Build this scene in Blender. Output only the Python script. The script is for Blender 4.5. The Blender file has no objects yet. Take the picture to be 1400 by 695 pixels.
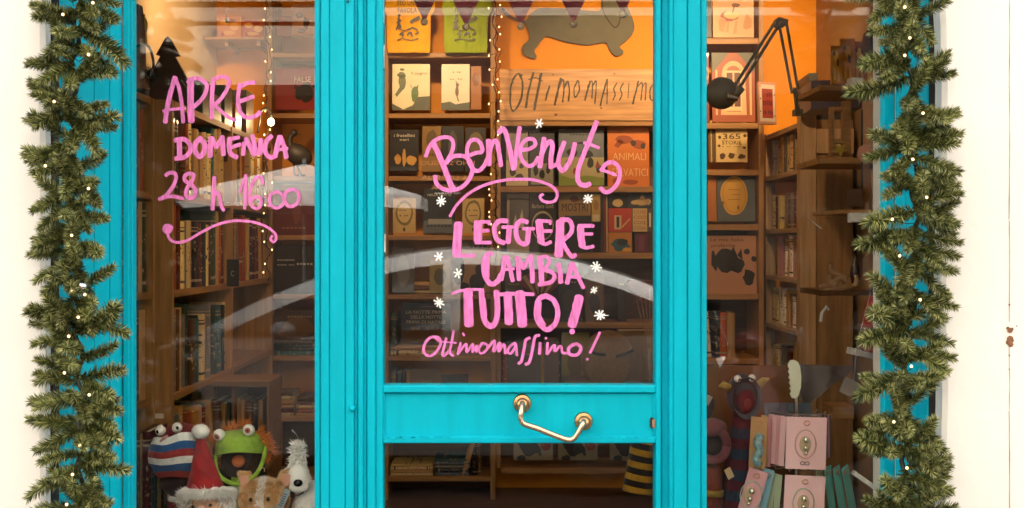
import bpy, bmesh, math, random
from mathutils import Vector, Matrix, noise
random.seed(7)
S = bpy.context.scene
COL = S.collection
PI = math.pi
# ------------------------------------------------------------------ camera, sky, sun, exposure
CAMY, EYE, F, CX, CY = -2.8, 1.5, 1400.0, 680.0, 337.0
cd = bpy.data.cameras.new('camera'); cam = bpy.data.objects.new('camera', cd); COL.objects.link(cam)
cam.location = (0, CAMY, EYE); cam.rotation_euler = (PI/2, 0, 0)
cd.sensor_width = 36; cd.lens = 36.0; cd.clip_start = .05; cd.clip_end = 2000
cd.shift_x = 20/1400; cd.shift_y = -10.5/1400
S.camera = cam
W = bpy.data.worlds.new('World'); S.world = W; W.use_nodes = True
wn = W.node_tree.nodes; wl = W.node_tree.links
sky = wn.new('ShaderNodeTexSky'); sky.sky_type = 'NISHITA'; sky.sun_disc = False
SUN_EL, SUN_AZ = math.radians(47), math.radians(12)          # sun behind the shop building, the facade in open shade
sky.sun_elevation = SUN_EL; sky.sun_rotation = SUN_AZ; sky.dust_density = 4.0; sky.air_density = .8; sky.ozone_density = .3
hs = wn.new('ShaderNodeHueSaturation'); hs.inputs['Saturation'].default_value = .22; wl.new(sky.outputs[0], hs.inputs['Color'])   # thin high cloud
wm = wn.new('ShaderNodeVectorMath'); wm.operation = 'MULTIPLY'; wm.inputs[1].default_value = (1.02, 1.0, .96); wl.new(hs.outputs[0], wm.inputs[0])
wl.new(wm.outputs[0], wn['Background'].inputs[0]); wn['Background'].inputs[1].default_value = .15
sd = bpy.data.lights.new('sun', 'SUN'); sd.energy = 2.3; sd.angle = math.radians(.6); sd.color = (1, .95, .86)
so = bpy.data.objects.new('sun', sd); COL.objects.link(so)
dirv = Vector((math.sin(SUN_AZ)*math.cos(SUN_EL), math.cos(SUN_AZ)*math.cos(SUN_EL), math.sin(SUN_EL)))
so.rotation_euler = dirv.to_track_quat('Z', 'Y').to_euler(); so.location = (0, 10, 12)
S.view_settings.view_transform = 'Standard'; S.view_settings.look = 'None'
S.view_settings.exposure = 2.9; S.view_settings.gamma = 1
LAMP = 0.27                                                     # scale of the shop's lamps and the added window spots
# ------------------------------------------------------------------ helpers
def P(px, py, Y):
    d = Y - CAMY
    return ((px-CX)*d/F, Y, EYE-(py-CY)*d/F)
def H(h):
    h = h.lstrip('#'); v = [int(h[i:i+2], 16)/255 for i in (0, 2, 4)]
    return tuple((c/12.92 if c <= .04045 else ((c+.055)/1.055)**2.4) for c in v)
ORG = {}
class MB:
    def __init__(s): s.v = []; s.f = []; s.m = []
    def add(s, vs, fs, mi=0):
        n = len(s.v); s.v += [tuple(v) for v in vs]; s.f += [tuple(n+i for i in f) for f in fs]; s.m += [mi]*len(fs)
        return s
    def box(s, x0, x1, y0, y1, z0, z1, mi=0, M=None):
        vs = [Vector(p) for p in ((x0,y0,z0),(x1,y0,z0),(x1,y1,z0),(x0,y1,z0),(x0,y0,z1),(x1,y0,z1),(x1,y1,z1),(x0,y1,z1))]
        if M: vs = [M @ v for v in vs]
        return s.add(vs, [(0,3,2,1),(4,5,6,7),(0,1,5,4),(1,2,6,5),(2,3,7,6),(3,0,4,7)], mi)
    def bbox(s, x0, x1, y0, y1, z0, z1, b=.003, mi=0):       # box whose front (low y) edges are bevelled
        vs = [(x0+b,y0,z0+b),(x1-b,y0,z0+b),(x1-b,y0,z1-b),(x0+b,y0,z1-b),(x0,y0+b,z0),(x1,y0+b,z0),(x1,y0+b,z1),(x0,y0+b,z1),(x0,y1,z0),(x1,y1,z0),(x1,y1,z1),(x0,y1,z1)]
        fs = [(0,1,2,3)]
        for a in (0, 4):
            for i in range(4): j = (i+1) % 4; fs.append((a+i, a+4+i, a+4+j, a+j))
        fs.append((8,11,10,9)); return s.add(vs, fs, mi)
    def tube(s, pts, r, n=8, mi=0, caps=True):
        pts = [Vector(p) for p in pts]; rs = r if isinstance(r, (list, tuple)) else [r]*len(pts)
        vs = []; up = Vector((0, 0, 1))
        for i, p in enumerate(pts):
            t = (pts[min(i+1, len(pts)-1)]-pts[max(i-1, 0)]); t = t.normalized() if t.length > 1e-9 else Vector((0, 0, 1))
            a = t.cross(up)
            if a.length < 1e-3: a = t.cross(Vector((1, 0, 0)))
            a.normalize(); up = a.cross(t).normalized(); b = up
            for k in range(n):
                q = 2*PI*k/n; vs.append(p+rs[i]*(math.cos(q)*a+math.sin(q)*b))
        fs = []
        for i in range(len(pts)-1):
            for k in range(n): fs.append((i*n+k, (i+1)*n+k, (i+1)*n+(k+1) % n, i*n+(k+1) % n))
        if caps: fs.append(tuple(range(n))); fs.append(tuple((len(pts)-1)*n+k for k in range(n-1, -1, -1)))
        return s.add(vs, fs, mi)
    def lathe(s, prof, c, axis='z', n=20, mi=0):              # prof: (r, h)
        vs = []; fs = []
        for r, h in prof:
            for k in range(n):
                q = 2*PI*k/n; a, b = r*math.cos(q), r*math.sin(q)
                vs.append((c[0]+a, c[1]+b, c[2]+h) if axis == 'z' else ((c[0]+a, c[1]+h, c[2]+b) if axis == 'y' else (c[0]+h, c[1]+a, c[2]+b)))
        for i in range(len(prof)-1):
            for k in range(n): fs.append((i*n+k, i*n+(k+1) % n, (i+1)*n+(k+1) % n, (i+1)*n+k))
        fs.append(tuple(range(n))); fs.append(tuple((len(prof)-1)*n+k for k in range(n)))
        return s.add(vs, fs, mi)
    def ball(s, c, r, n=14, m=9, mi=0, M=None, bump=0, fr=4, seed=0):
        r = r if isinstance(r, (list, tuple)) else (r, r, r); vs = []; fs = []
        for i in range(m+1):
            th = PI*i/m
            for k in range(n):
                q = 2*PI*k/n; u = Vector((math.sin(th)*math.cos(q), math.sin(th)*math.sin(q), math.cos(th)))
                k2 = 1+bump*noise.noise(u*fr+Vector((seed*3.1, 0, 0)))
                p = Vector((u.x*r[0]*k2, u.y*r[1]*k2, u.z*r[2]*k2))
                if M: p = M @ p
                vs.append(p+Vector(c))
        for i in range(m):
            for k in range(n): fs.append((i*n+k, (i+1)*n+k, (i+1)*n+(k+1) % n, i*n+(k+1) % n))
        return s.add(vs, fs, mi)
    def prism(s, poly, y0, y1, mi=0):                          # poly: (x,z) outline, extruded along y
        n = len(poly)
        vs = [(p[0], y0, p[1]) for p in poly]+[(p[0], y1, p[1]) for p in poly]
        fs = [tuple(range(n)), tuple(range(2*n-1, n-1, -1))]+[(i, i+n, (i+1) % n+n, (i+1) % n) for i in range(n)]
        return s.add(vs, fs, mi)
    def fur(s, pts, L, w, mi=0, droop=.3, jit=.5):             # pts: (pos, normal)
        for p, nrm in pts:
            d = (Vector(nrm)+Vector([random.uniform(-jit, jit) for _ in range(3)])+Vector((0, 0, -droop))).normalized()
            a = d.cross(Vector((random.random(), random.random(), random.random()))).normalized(); b = d.cross(a)
            p = Vector(p); l = L*random.uniform(.6, 1.2)
            s.add([p+a*w, p-a*w*.5+b*w*.8, p-a*w*.5-b*w*.8, p+d*l], [(0,1,3),(1,2,3),(2,0,3)], mi)
        return s
    def build(s, name, mats, parent=None, org=None, smooth=False, label=None, cat=None, group=None, kind=None):
        if not isinstance(mats, (list, tuple)): mats = [mats]
        o_ = Vector(ORG[parent.name]) if parent else Vector(org if org else (0, 0, 0))
        me = bpy.data.meshes.new(name); me.from_pydata([(v[0]-o_.x, v[1]-o_.y, v[2]-o_.z) for v in s.v], [], s.f)
        for m in mats: me.materials.append(m)
        me.polygons.foreach_set('material_index', s.m)
        if smooth: me.polygons.foreach_set('use_smooth', [True]*len(s.f))
        me.validate(); me.update()
        bm = bmesh.new(); bm.from_mesh(me); bmesh.ops.recalc_face_normals(bm, faces=bm.faces); bm.to_mesh(me); bm.free()
        o = bpy.data.objects.new(name, me); COL.objects.link(o)
        if parent: o.parent = parent; ORG[o.name] = ORG[parent.name]
        else: o.location = o_; ORG[o.name] = tuple(o_)
        return tag(o, label, cat, group, kind)
def tag(o, label=None, cat=None, group=None, kind=None):
    for k, v in (('label', label), ('category', cat), ('group', group), ('kind', kind)):
        if v: o[k] = v
    return o
def thing(name, label, cat, loc, group=None):
    o = bpy.data.objects.new(name, None); COL.objects.link(o); o.location = loc; o.empty_display_size = .05
    ORG[o.name] = tuple(loc); return tag(o, label, cat, group)
def base(mb):                                                  # bottom centre of what was added
    xs, ys, zs = zip(*mb.v); return ((min(xs)+max(xs))/2, (min(ys)+max(ys))/2, min(zs))
# ------------------------------------------------------------------ materials
MATS = {}
def mat(name, col, rough=.6, metal=0, var=.12, scale=12, bump=0, bscale=80, stretch=(1, 1, 1), emit=0, spec=.5, coat=0, rnd=0, trans=0, sheen=0, alpha=1):
    if name in MATS: return MATS[name]
    m = bpy.data.materials.new(name); m.use_nodes = True; nt = m.node_tree; N = nt.nodes; L = nt.links; b = N['Principled BSDF']
    col = H(col) if isinstance(col, str) else col
    b.inputs['Roughness'].default_value = rough; b.inputs['Metallic'].default_value = metal
    b.inputs['Specular IOR Level'].default_value = spec; b.inputs['Coat Weight'].default_value = coat
    b.inputs['Sheen Weight'].default_value = sheen; b.inputs['Alpha'].default_value = alpha
    tc = N.new('ShaderNodeTexCoord'); mp = N.new('ShaderNodeMapping'); mp.inputs['Scale'].default_value = stretch
    L.new(tc.outputs['Object'], mp.inputs[0])
    nz = N.new('ShaderNodeTexNoise'); nz.inputs['Scale'].default_value = scale; nz.inputs['Detail'].default_value = 5
    L.new(mp.outputs[0], nz.inputs[0])
    mr = N.new('ShaderNodeMapRange'); mr.inputs[1].default_value = .3; mr.inputs[2].default_value = .7
    mr.inputs[3].default_value = 1-var; mr.inputs[4].default_value = 1+var; L.new(nz.outputs[0], mr.inputs[0])
    val = mr.outputs[0]
    if rnd:
        oi = N.new('ShaderNodeObjectInfo'); r2 = N.new('ShaderNodeMapRange'); r2.inputs[3].default_value = 1-rnd; r2.inputs[4].default_value = 1+rnd
        L.new(oi.outputs['Random'], r2.inputs[0]); mu = N.new('ShaderNodeMath'); mu.operation = 'MULTIPLY'
        L.new(val, mu.inputs[0]); L.new(r2.outputs[0], mu.inputs[1]); val = mu.outputs[0]
    vm = N.new('ShaderNodeVectorMath'); vm.operation = 'SCALE'; vm.inputs[0].default_value = col; L.new(val, vm.inputs['Scale'])
    L.new(vm.outputs[0], b.inputs['Base Color'])
    if bump:
        n2 = N.new('ShaderNodeTexNoise'); n2.inputs['Scale'].default_value = bscale; n2.inputs['Detail'].default_value = 4; L.new(mp.outputs[0], n2.inputs[0])
        bp = N.new('ShaderNodeBump'); bp.inputs['Strength'].default_value = bump; bp.inputs['Distance'].default_value = .004
        L.new(n2.outputs[0], bp.inputs['Height']); L.new(bp.outputs[0], b.inputs['Normal'])
    if emit: b.inputs['Emission Color'].default_value = (*col, 1); b.inputs['Emission Strength'].default_value = emit
    MATS[name] = m; return m
def wood(name, col, axis='x', var=.28, rough=.5):
    st = {'x': (.6, 9, 9), 'z': (9, 9, .6), 'y': (9, .6, 9)}[axis]
    return mat(name, col, rough, var=var, scale=5, stretch=st, bump=.15, bscale=14)
def paper(col, var=.05): 
    return mat('paper_'+(col if isinstance(col, str) else str(col)), col, .45, var=var, scale=9, coat=.15)
def glassmat(name, f0=.05, tint=(.97, .97, .95), rough=0):
    m = bpy.data.materials.new(name); m.use_nodes = True; nt = m.node_tree; N = nt.nodes; L = nt.links; N.remove(N['Principled BSDF'])
    lw = N.new('ShaderNodeLayerWeight'); lw.inputs[0].default_value = .5
    pw = N.new('ShaderNodeMath'); pw.operation = 'POWER'; pw.inputs[1].default_value = 5; L.new(lw.outputs['Facing'], pw.inputs[0])
    mr = N.new('ShaderNodeMapRange'); mr.inputs[3].default_value = f0; mr.inputs[4].default_value = 1; L.new(pw.outputs[0], mr.inputs[0])
    t = N.new('ShaderNodeBsdfTransparent'); t.inputs[0].default_value = (*tint, 1)
    g = N.new('ShaderNodeBsdfGlossy'); g.inputs['Roughness'].default_value = rough
    mx = N.new('ShaderNodeMixShader'); L.new(mr.outputs[0], mx.inputs[0]); L.new(t.outputs[0], mx.inputs[1]); L.new(g.outputs[0], mx.inputs[2])
    L.new(mx.outputs[0], N['Material Output'].inputs[0]); MATS[name] = m; return m
GLASS = glassmat('window_glass', .030)
FILM = glassmat('cellophane', .10, (.9, .9, .9), .15)
TEAL = mat('teal_paint', (.0, .43, .565), .5, var=.07, scale=4, bump=.2, bscale=22, stretch=(6, 6, .7), spec=.12)
PLASTER = mat('cream_plaster', (.86, .83, .78), .9, var=.03, scale=3, bump=.5, bscale=18)
STONE_EDGE = mat('grey_plaster', (.5, .46, .4), .9, var=.2, scale=8, bump=.6, bscale=25)
DARK = mat('dark_gap', (.02, .015, .012), .8)
PINE = wood('pine_wood', (.37, .185, .06), 'x')
PINEZ = wood('pine_wood_upright', (.37, .185, .06), 'z')
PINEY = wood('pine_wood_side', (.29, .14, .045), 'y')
OAKD = wood('brown_wood', (.09, .038, .014), 'x')
BLACK = mat('black_enamel', (.012, .012, .012), .35)
BRASS = mat('aged_brass', (.60, .32, .15), .3, metal=1, var=.2, scale=40, bump=.1)
BRASSL = mat('polished_brass', (.82, .55, .37), .26, metal=1, var=.08, scale=30)
PINK = mat('pink_marker', (.74, .18, .50), .5, var=.28, scale=26, stretch=(5, 1, 1))
WHITEMK = mat('white_marker', (.85, .85, .82), .5)
BULB = mat('fairy_bulb', (1, .66, .30), .3, emit=.38, var=0)
METAL = mat('brushed_steel', (.55, .55, .55), .3, metal=1)
PAGES = mat('book_pages', (.62, .52, .36), .8, var=.15, scale=60, stretch=(10, 1, .2))
# a book spine: cloth colour, lighter bands and a title of small marks, which follow each book's own box
def bookmat(i, hexc):
    m = mat('book_cover_%s' % hexc.strip('#'), hexc, .45, rnd=.25, var=.08, coat=.1); nt = m.node_tree; N = nt.nodes; L = nt.links
    b = N['Principled BSDF']; src = b.inputs['Base Color'].links[0].from_socket
    tc = N.new('ShaderNodeTexCoord'); sp = N.new('ShaderNodeSeparateXYZ'); L.new(tc.outputs['Generated'], sp.inputs[0])
    oi = N.new('ShaderNodeObjectInfo')
    cr = N.new('ShaderNodeValToRGB'); cr.color_ramp.interpolation = 'CONSTANT'; e = cr.color_ramp.elements
    e[0].position = 0; e[0].color = (0, 0, 0, 1); e[1].position = .08; e[1].color = (1, 1, 1, 1)
    for p_, v_ in ((.12, 0), (.84, 1), (.87, 0), (.9, 1), (.915, 0)): q = e.new(p_); q.color = (v_, v_, v_, 1)
    L.new(sp.outputs[2], cr.inputs[0])
    nz = N.new('ShaderNodeTexNoise'); nz.inputs['Scale'].default_value = 6; nz.inputs['Detail'].default_value = 2; nz.noise_dimensions = '4D'
    mp = N.new('ShaderNodeMapping'); mp.inputs['Scale'].default_value = (.7, .2, 3); L.new(tc.outputs['Generated'], mp.inputs[0]); L.new(mp.outputs[0], nz.inputs['Vector'])
    mw = N.new('ShaderNodeMath'); mw.operation = 'MULTIPLY'; mw.inputs[1].default_value = 50; L.new(oi.outputs['Random'], mw.inputs[0]); L.new(mw.outputs[0], nz.inputs['W'])
    th = N.new('ShaderNodeMath'); th.operation = 'GREATER_THAN'; th.inputs[1].default_value = .60; L.new(nz.outputs[0], th.inputs[0])
    rg = N.new('ShaderNodeValToRGB'); rg.color_ramp.interpolation = 'CONSTANT'; g = rg.color_ramp.elements
    g[0].color = (0, 0, 0, 1); g[1].position = .22; g[1].color = (1, 1, 1, 1); q = g.new(.7); q.color = (0, 0, 0, 1); L.new(sp.outputs[2], rg.inputs[0])
    mm = N.new('ShaderNodeMath'); mm.operation = 'MULTIPLY'; L.new(th.outputs[0], mm.inputs[0]); L.new(rg.outputs[0], mm.inputs[1])
    gt = N.new('ShaderNodeMath'); gt.operation = 'GREATER_THAN'; gt.inputs[1].default_value = .45; L.new(oi.outputs['Random'], gt.inputs[0])
    b2 = N.new('ShaderNodeMath'); b2.operation = 'MULTIPLY'; L.new(cr.outputs[0], b2.inputs[0]); L.new(gt.outputs[0], b2.inputs[1])
    mxx = N.new('ShaderNodeMath'); mxx.operation = 'MAXIMUM'; L.new(mm.outputs[0], mxx.inputs[0]); L.new(b2.outputs[0], mxx.inputs[1])
    mx = N.new('ShaderNodeMix'); mx.data_type = 'RGBA'; L.new(mxx.outputs[0], mx.inputs[0]); L.new(src, mx.inputs[6])
    dark = sum(H(hexc)) > 1.0
    mx.inputs[7].default_value = (.06, .04, .04, 1) if dark else (.36, .27, .17, 1)
    L.new(mx.outputs[2], b.inputs['Base Color']); return m
def catmull(pts, k=8):
    if len(pts) < 3: return [Vector(p) for p in pts]
    c = Vector if len(pts[0]) == 3 else Vector
    p = [Vector(q) for q in pts]; p = [2*p[0]-p[1]]+p+[2*p[-1]-p[-2]]; out = []
    for i in range(1, len(p)-2):
        for j in range(k):
            t = j/k; a, b, c_, d = p[i-1], p[i], p[i+1], p[i+2]
            out.append(.5*((2*b)+(c_-a)*t+(2*a-5*b+4*c_-d)*t*t+(3*b-a-3*c_+d)*t**3))
    out.append(p[-2]); return out
# flat strokes of paint on a vertical plane at y = Y
class Pen:
    def __init__(s, Y, x0=0, y0=0, sc=1): s.mb = MB(); s.Y = Y; s.k = 0; s.set(x0, y0, sc)
    def set(s, x0, y0, sc): s.x0, s.y0, s.sc = x0, y0, sc; return s
    def q(s, p): return (s.x0+p[0]/s.sc, s.y0+p[1]/s.sc)
    def dot(s, p, r, n=12, yo=None):
        s.k += 1; p = s.q(p); r /= s.sc; yy = s.Y-s.k*2e-5 if yo is None else yo
        vs = []
        for i in range(n): a = 2*PI*i/n; X = P(p[0]+r*math.cos(a), p[1]+r*math.sin(a), s.Y); vs.append((X[0], yy, X[2]))
        s.mb.add(vs, [tuple(range(n))])
    def line(s, pts, w, rag=.06, raw=False):
        pp = catmull([Vector(p if raw else s.q(p)) for p in pts], 8); w = w*1.1/s.sc
        n = len(pp); L_ = []; R_ = []
        s.k += 1; seed = s.k*1.7
        for i, p in enumerate(pp):
            t = (pp[min(i+1, n-1)]-pp[max(i-1, 0)]).normalized(); nn = Vector((-t.y, t.x))
            wl = w/2*(1+rag*2*noise.noise(Vector((i*.35, seed, 0)))); wr = w/2*(1+rag*2*noise.noise(Vector((i*.35, seed, 9))))
            L_.append(p+nn*wl); R_.append(p-nn*wr)
        vs = []; fs = []
        for i in range(n):
            yo = s.Y-s.k*2e-5-i*1e-6
            for e in (L_[i], R_[i]): X = P(e.x, e.y, s.Y); vs.append((X[0], yo, X[2]))
        for i in range(n-1): fs.append((2*i, 2*i+1, 2*i+3, 2*i+2))
        s.mb.add(vs, fs)
        for e, sg in ((0, -1), (n-1, 1)):                     # rounded ends
            p = pp[e]; t = (pp[1]-pp[0]).normalized()*-1 if e == 0 else (pp[-1]-pp[-2]).normalized()
            nn = Vector((-t.y, t.x)); vs = []
            yo = s.Y-s.k*2e-5-(e*1e-6)
            for i in range(9): a = PI*i/8-PI/2; q = p+(t*math.cos(a)*.6+nn*math.sin(a))*w/2; X = P(q.x, q.y, s.Y); vs.append((X[0], yo, X[2]))
            s.mb.add(vs, [tuple(range(9))])
TXT = {}
def textmb(mb, s, cx, cz, h, Y, mi=0, mirror=False, width=None, shear=0):      # printed letters centred on (cx, cz), cap height h
    key = s
    if key not in TXT:
        cu = bpy.data.curves.new('t', 'FONT'); cu.body = s; cu.size = 1; cu.resolution_u = 2; cu.fill_mode = 'FRONT'
        o = bpy.data.objects.new('t', cu); COL.objects.link(o); dg = bpy.context.evaluated_depsgraph_get()
        me = bpy.data.meshes.new_from_object(o.evaluated_get(dg)); TXT[key] = ([tuple(v.co) for v in me.vertices], [tuple(p.vertices) for p in me.polygons])
        bpy.data.objects.remove(o); bpy.data.curves.remove(cu); bpy.data.meshes.remove(me)
    vs, fs = TXT[key]; xs = [v[0] for v in vs]; ys = [v[1] for v in vs]
    w = max(xs)-min(xs); hh = max(ys)-min(ys); k = h/.69; kx = k if width is None else width/w; mx = (min(xs)+max(xs))/2
    sg = -1 if mirror else 1
    mb.add([(cx+sg*(v[0]-mx)*kx, Y, cz+(v[1]-.34)*k) for v in vs], fs, mi)
# ================================================================== SETTING
FLOOR = .04; BY = 3.4; XL, XR = -1.70, 1.93
asph = mat('asphalt', (.035, .034, .034), .9, var=.3, scale=30, bump=.6, bscale=120)
pav = mat('paving_stone', (.13, .12, .11), .85, var=.25, scale=5, bump=.4)
MB().add([(-300,-300,-.14),(300,-300,-.14),(300,300,-.14),(-300,300,-.14)], [(0,1,2,3)]).build('ground', asph, kind='structure')
MB().box(-40, 40, -1.9, -.02, -.13, 0).build('pavement', pav, kind='structure')
MB().box(-40, 40, -14.0, -10.4, -.13, 0).build('pavement', pav, kind='structure')
MB().box(XL, XR, .12, BY, -.1, FLOOR).build('floor', wood('floor_boards', (.13, .06, .025), 'x', rough=.35), kind='structure')
ORANGE = mat('orange_wall_paint', (.86, .33, .012), .75, var=.04, scale=2)
CREAM = mat('cream_wall_paint', (.62, .46, .27), .8, var=.05, scale=2)
MB().box(XL, XR, BY, BY+.2, FLOOR, 3.3).build('wall_back', ORANGE, kind='structure')
MB().box(XL-.2, XL, .12, BY+.2, FLOOR, 3.3).build('wall_left', CREAM, kind='structure')
MB().box(XR, XR+.2, .12, BY+.2, FLOOR, 3.3).build('wall_right', mat('ochre_wall_paint', (.34, .19, .07), .8, var=.15, scale=2), kind='structure')
MB().box(XL, XR, .12, BY, 3.2, 3.3).build('ceiling', CREAM, kind='structure')
# shop building: plaster piers either side of the opening, wall above
xa, xb = P(61, 0, -.25)[0], P(1288, 0, -.25)[0]
fw = thing('shop_building', 'cream plastered wall of the shop building on both sides of the turquoise shop window', 'building', (0, 0, 0))
def pier(x0, x1, inner):
    mb = MB(); n = 60; zs = [0+i*3.0/n for i in range(n+1)]
    ex = inner; sg = 1 if inner == x1 else -1                                # slightly uneven plaster corner
    vs = []; fs = []
    for i, z in enumerate(zs):
        wob = .006*noise.noise(Vector((z*4, sg, 0)))+.003*noise.noise(Vector((z*17, sg, 0)))
        for (xx, yy) in ((ex-sg*2.8, -.25), (ex-sg*.012+wob*sg, -.25), (ex+wob*sg, -.243), (ex+wob*sg, .1)): vs.append((xx, yy, z))
    for i in range(n):
        for k in range(3): fs.append((i*4+k, i*4+k+1, i*4+4+k+1, i*4+4+k))
    mb.add(vs, fs); return mb
pier(-4, xa, xa).build('plaster_pier', PLASTER, fw); pier(xb, 4, xb).build('plaster_pier', PLASTER, fw)
MB().box(-4.5, xa-.03, -.2, .3, 0, 5.05).build('masonry', PLASTER, fw); MB().box(xb+.03, 4.5, -.2, .3, 0, 5.05).build('masonry', PLASTER, fw)
MB().box(xa-.03, xb+.03, -.22, .3, 2.85, 5.05).build('masonry', PLASTER, fw)
MB().box(-4.5, 4.5, .3, BY+.5, 3.31, 5.0).build('upper_storey', PLASTER, fw)
MB().box(xa-.02, xa+.006, -.215, -.02, 0, 2.85).build('dark_joint', DARK, fw)
MB().box(xb-.012, xb+.02, -.205, -.02, 0, 2.85).build('dark_joint', DARK, fw)
# thin vertical crack with rust stains on the right pier
ck = Pen(-.2512); rust = mat('rust_stain', (.22, .10, .05), .9, var=.4, scale=60)
for a, b in ((-20, 120), (118, 300), (302, 440), (470, 560), (562, 720)): ck.line([(1380+random.uniform(-.6,.6), a), (1380.5, (a+b)/2), (1380+random.uniform(-.6,.6), b)], .9, rag=.5)
ck.mb.build('hairline_crack', mat('crack', (.33, .30, .26), .9, var=.4, scale=30), fw)
ck = Pen(-.2514)
for x, y, r in ((1381,452,4),(1378,449,2.4),(1384,450,2),(1381,464,5),(1379,468,4),(1382,471,4),(1384,466,2.5),(1390,446,1),(1380,417,1.4),(1380,486,1.2),(1380,505,1)): ck.dot((x, y), r, 7)
ck.mb.build('rust_patch', rust, fw)
# ================================================================== SHOP FRONT
sf = thing('storefront', 'turquoise painted wooden shop front with two display windows either side of the door', 'shop front', (0, 0, 0))
def board(px0, px1, y0, name='frame_board', Z=(.0, 2.85), Y1=.06, b=.0025, par=None):
    x0, x1 = P(px0, 0, y0)[0], P(px1, 0, y0)[0]
    return MB().bbox(x0, x1, y0, Y1, Z[0], Z[1], b).build(name, TEAL, par or sf)
# splayed jambs, each a few vertical boards with grooves between
def splay(pts):        # (px, Y) corners of one board front, in plan
    (a, ya), (b_, yb) = pts; A = Vector((P(a, 0, ya)[0], ya)); B = Vector((P(b_, 0, yb)[0], yb)); t = (B-A).normalized(); n = Vector((-t.y, t.x))
    if n.y < 0: n = -n
    g = .0022; pl = [A+t*.0006+n*g, A+t*g, B-t*g, B-t*.0006+n*g, B+n*.03, A+n*.03]
    mb = MB(); k = len(pl)
    mb.add([(p.x, p.y, z) for z in (0, 2.85) for p in pl], [(i, (i+1) % k, (i+1) % k+k, i+k) for i in range(k)]+[tuple(range(k)), tuple(range(2*k-1, k-1, -1))])
    return mb.build('jamb_board', TEAL, sf)
LJ = [(64,-.2),(100,-.155),(129,-.11),(150,-.07),(168.5,-.035)]
for a, b in zip(LJ, LJ[1:]): splay((a, b))
RJ = [(1224,-.035),(1238,-.09),(1254,-.14),(1268,-.2)]
for a, b in zip(RJ, RJ[1:]): splay((a, b))
board(168, 176.5, -.045, 'window_bead', Y1=-.031); board(170, 181.5, -.03, 'window_bead', Y1=-.002)
board(1208.5, 1224, -.03, 'window_bead', Y1=-.002)
# central post left of the door: stepped boards
for a, b, y in ((430,438,-.028),(438.3,450,-.040),(450.6,471.5,-.040),(472.1,484,-.040),(484.2,489,-.030),(489.3,496.3,-.040),(496.6,501,-.026)): board(a, b, y, 'post_board')
for a, b, y in ((915.5,921,-.040),(921.2,939.5,-.044),(940.2,958,-.040),(958.2,966.5,-.030)): board(a, b, y, 'post_board')
MB().box(P(430,0,0)[0], P(500,0,0)[0], .05, .12, 0, 2.85).build('post_core', TEAL, sf)
MB().box(P(917,0,0)[0], P(966,0,0)[0], .05, .12, 0, 2.85).build('post_core', TEAL, sf)
mb = MB(); mb.lathe([(.0, -.0165), (.006, -.016), (.0085, -.011), (.009, -.002)], (P(482,560,-.04)[0], -.036, P(482,558,-.04)[2]), 'y', 10); mb.build('screw_cap', TEAL, sf, smooth=True)
mb = MB(); mb.lathe([(.0, -.0165), (.0035, -.016), (.0045, -.011)], (P(475.5,2,-.04)[0], -.030, P(475.5,2,-.04)[2]), 'y', 8); mb.build('screw_cap', mat('old_screw', (.01,.16,.2), .6), sf, smooth=True)
# head and sill of the windows
MB().bbox(xa+.01, xb-.02, -.05, .1, 2.6, 2.84, .004).build('head_rail', TEAL, sf)
for a, b in ((186, 430), (966, 1209)):
    MB().bbox(P(a,0,0)[0], P(b,0,0)[0], -.03, .1, 0, .50, .004).build('stall_board', TEAL, sf)
xw = dict(l=(P(172,0,0)[0], P(431,0,0)[0]), r=(P(965,0,0)[0], P(1222,0,0)[0]))
paneL = MB().box(xw['l'][0], xw['l'][1], 0, .006, .5, 2.6).build('glass_pane', GLASS, sf)
paneR = MB().box(xw['r'][0], xw['r'][1], 0, .006, .5, 2.6).build('glass_pane', GLASS, sf)
putty = mat('old_white_putty', (.55, .55, .5), .8, var=.3, scale=40)
mb = MB()
for y0, y1 in ((200, 262), (-20, 60)): mb.box(P(184.6,0,-.004)[0], P(186,0,-.004)[0], -.006, -.001, P(0,y1,0)[2], P(0,y0,0)[2])
mb.build('putty_line', putty, sf)
# ================================================================== DOOR
DX0, DX1 = P(501.5,0,-.02)[0], P(913,0,-.02)[0]
door = thing('shop_door', 'turquoise glazed shop door with brass pull handle and pink BENVENUTƏ lettering', 'door', ((DX0+DX1)/2, 0, .02))
def dp(px0, px1, py0, py1, y0, name, b=.003, Y1=.035):
    (x0, _, z1), (x1, _, z0) = P(px0, py0, y0), P(px1, py1, y0)
    return MB().bbox(x0, x1, y0, Y1, z0, z1, b).build(name, TEAL, door)
def dpz(px0, px1, z0, z1, y0, name, b=.003, Y1=.035):
    return MB().bbox(P(px0,0,y0)[0], P(px1,0,y0)[0], y0, Y1, z0, z1, b).build(name, TEAL, door)
dpz(501.5, 513, .02, 2.58, -.030, 'stile'); dpz(513.2, 523.5, .02, 2.58, -.020, 'stile_moulding')
dpz(897, 904, .02, 2.58, -.024, 'stile_moulding'); dpz(904.2, 914.5, .02, 2.58, -.010, 'stile')
dp(523.7, 896.8, 527.5, 537.5, -.022, 'rail_moulding'); dp(523.7, 896.8, 597.5, 606.5, -.022, 'rail_moulding')
dp(523.7, 896.8, 537.8, 597.2, -.008, 'middle_panel', .0015)
dp(893, 896.8, 537.8, 597.2, -.014, 'panel_bead', .001); dp(523.7, 526, 537.8, 597.2, -.014, 'panel_bead', .001)
dpz(523.7, 896.8, .02, .26, -.022, 'bottom_rail'); dpz(523.7, 896.8, 2.4, 2.58, -.022, 'top_rail')
gz = P(0, 530, 0)[2]; gz2 = P(0, 604, 0)[2]
paneD = MB().box(P(522,0,0)[0], P(898,0,0)[0], 0, .006, gz, 2.41).build('glass_pane', GLASS, door)
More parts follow.
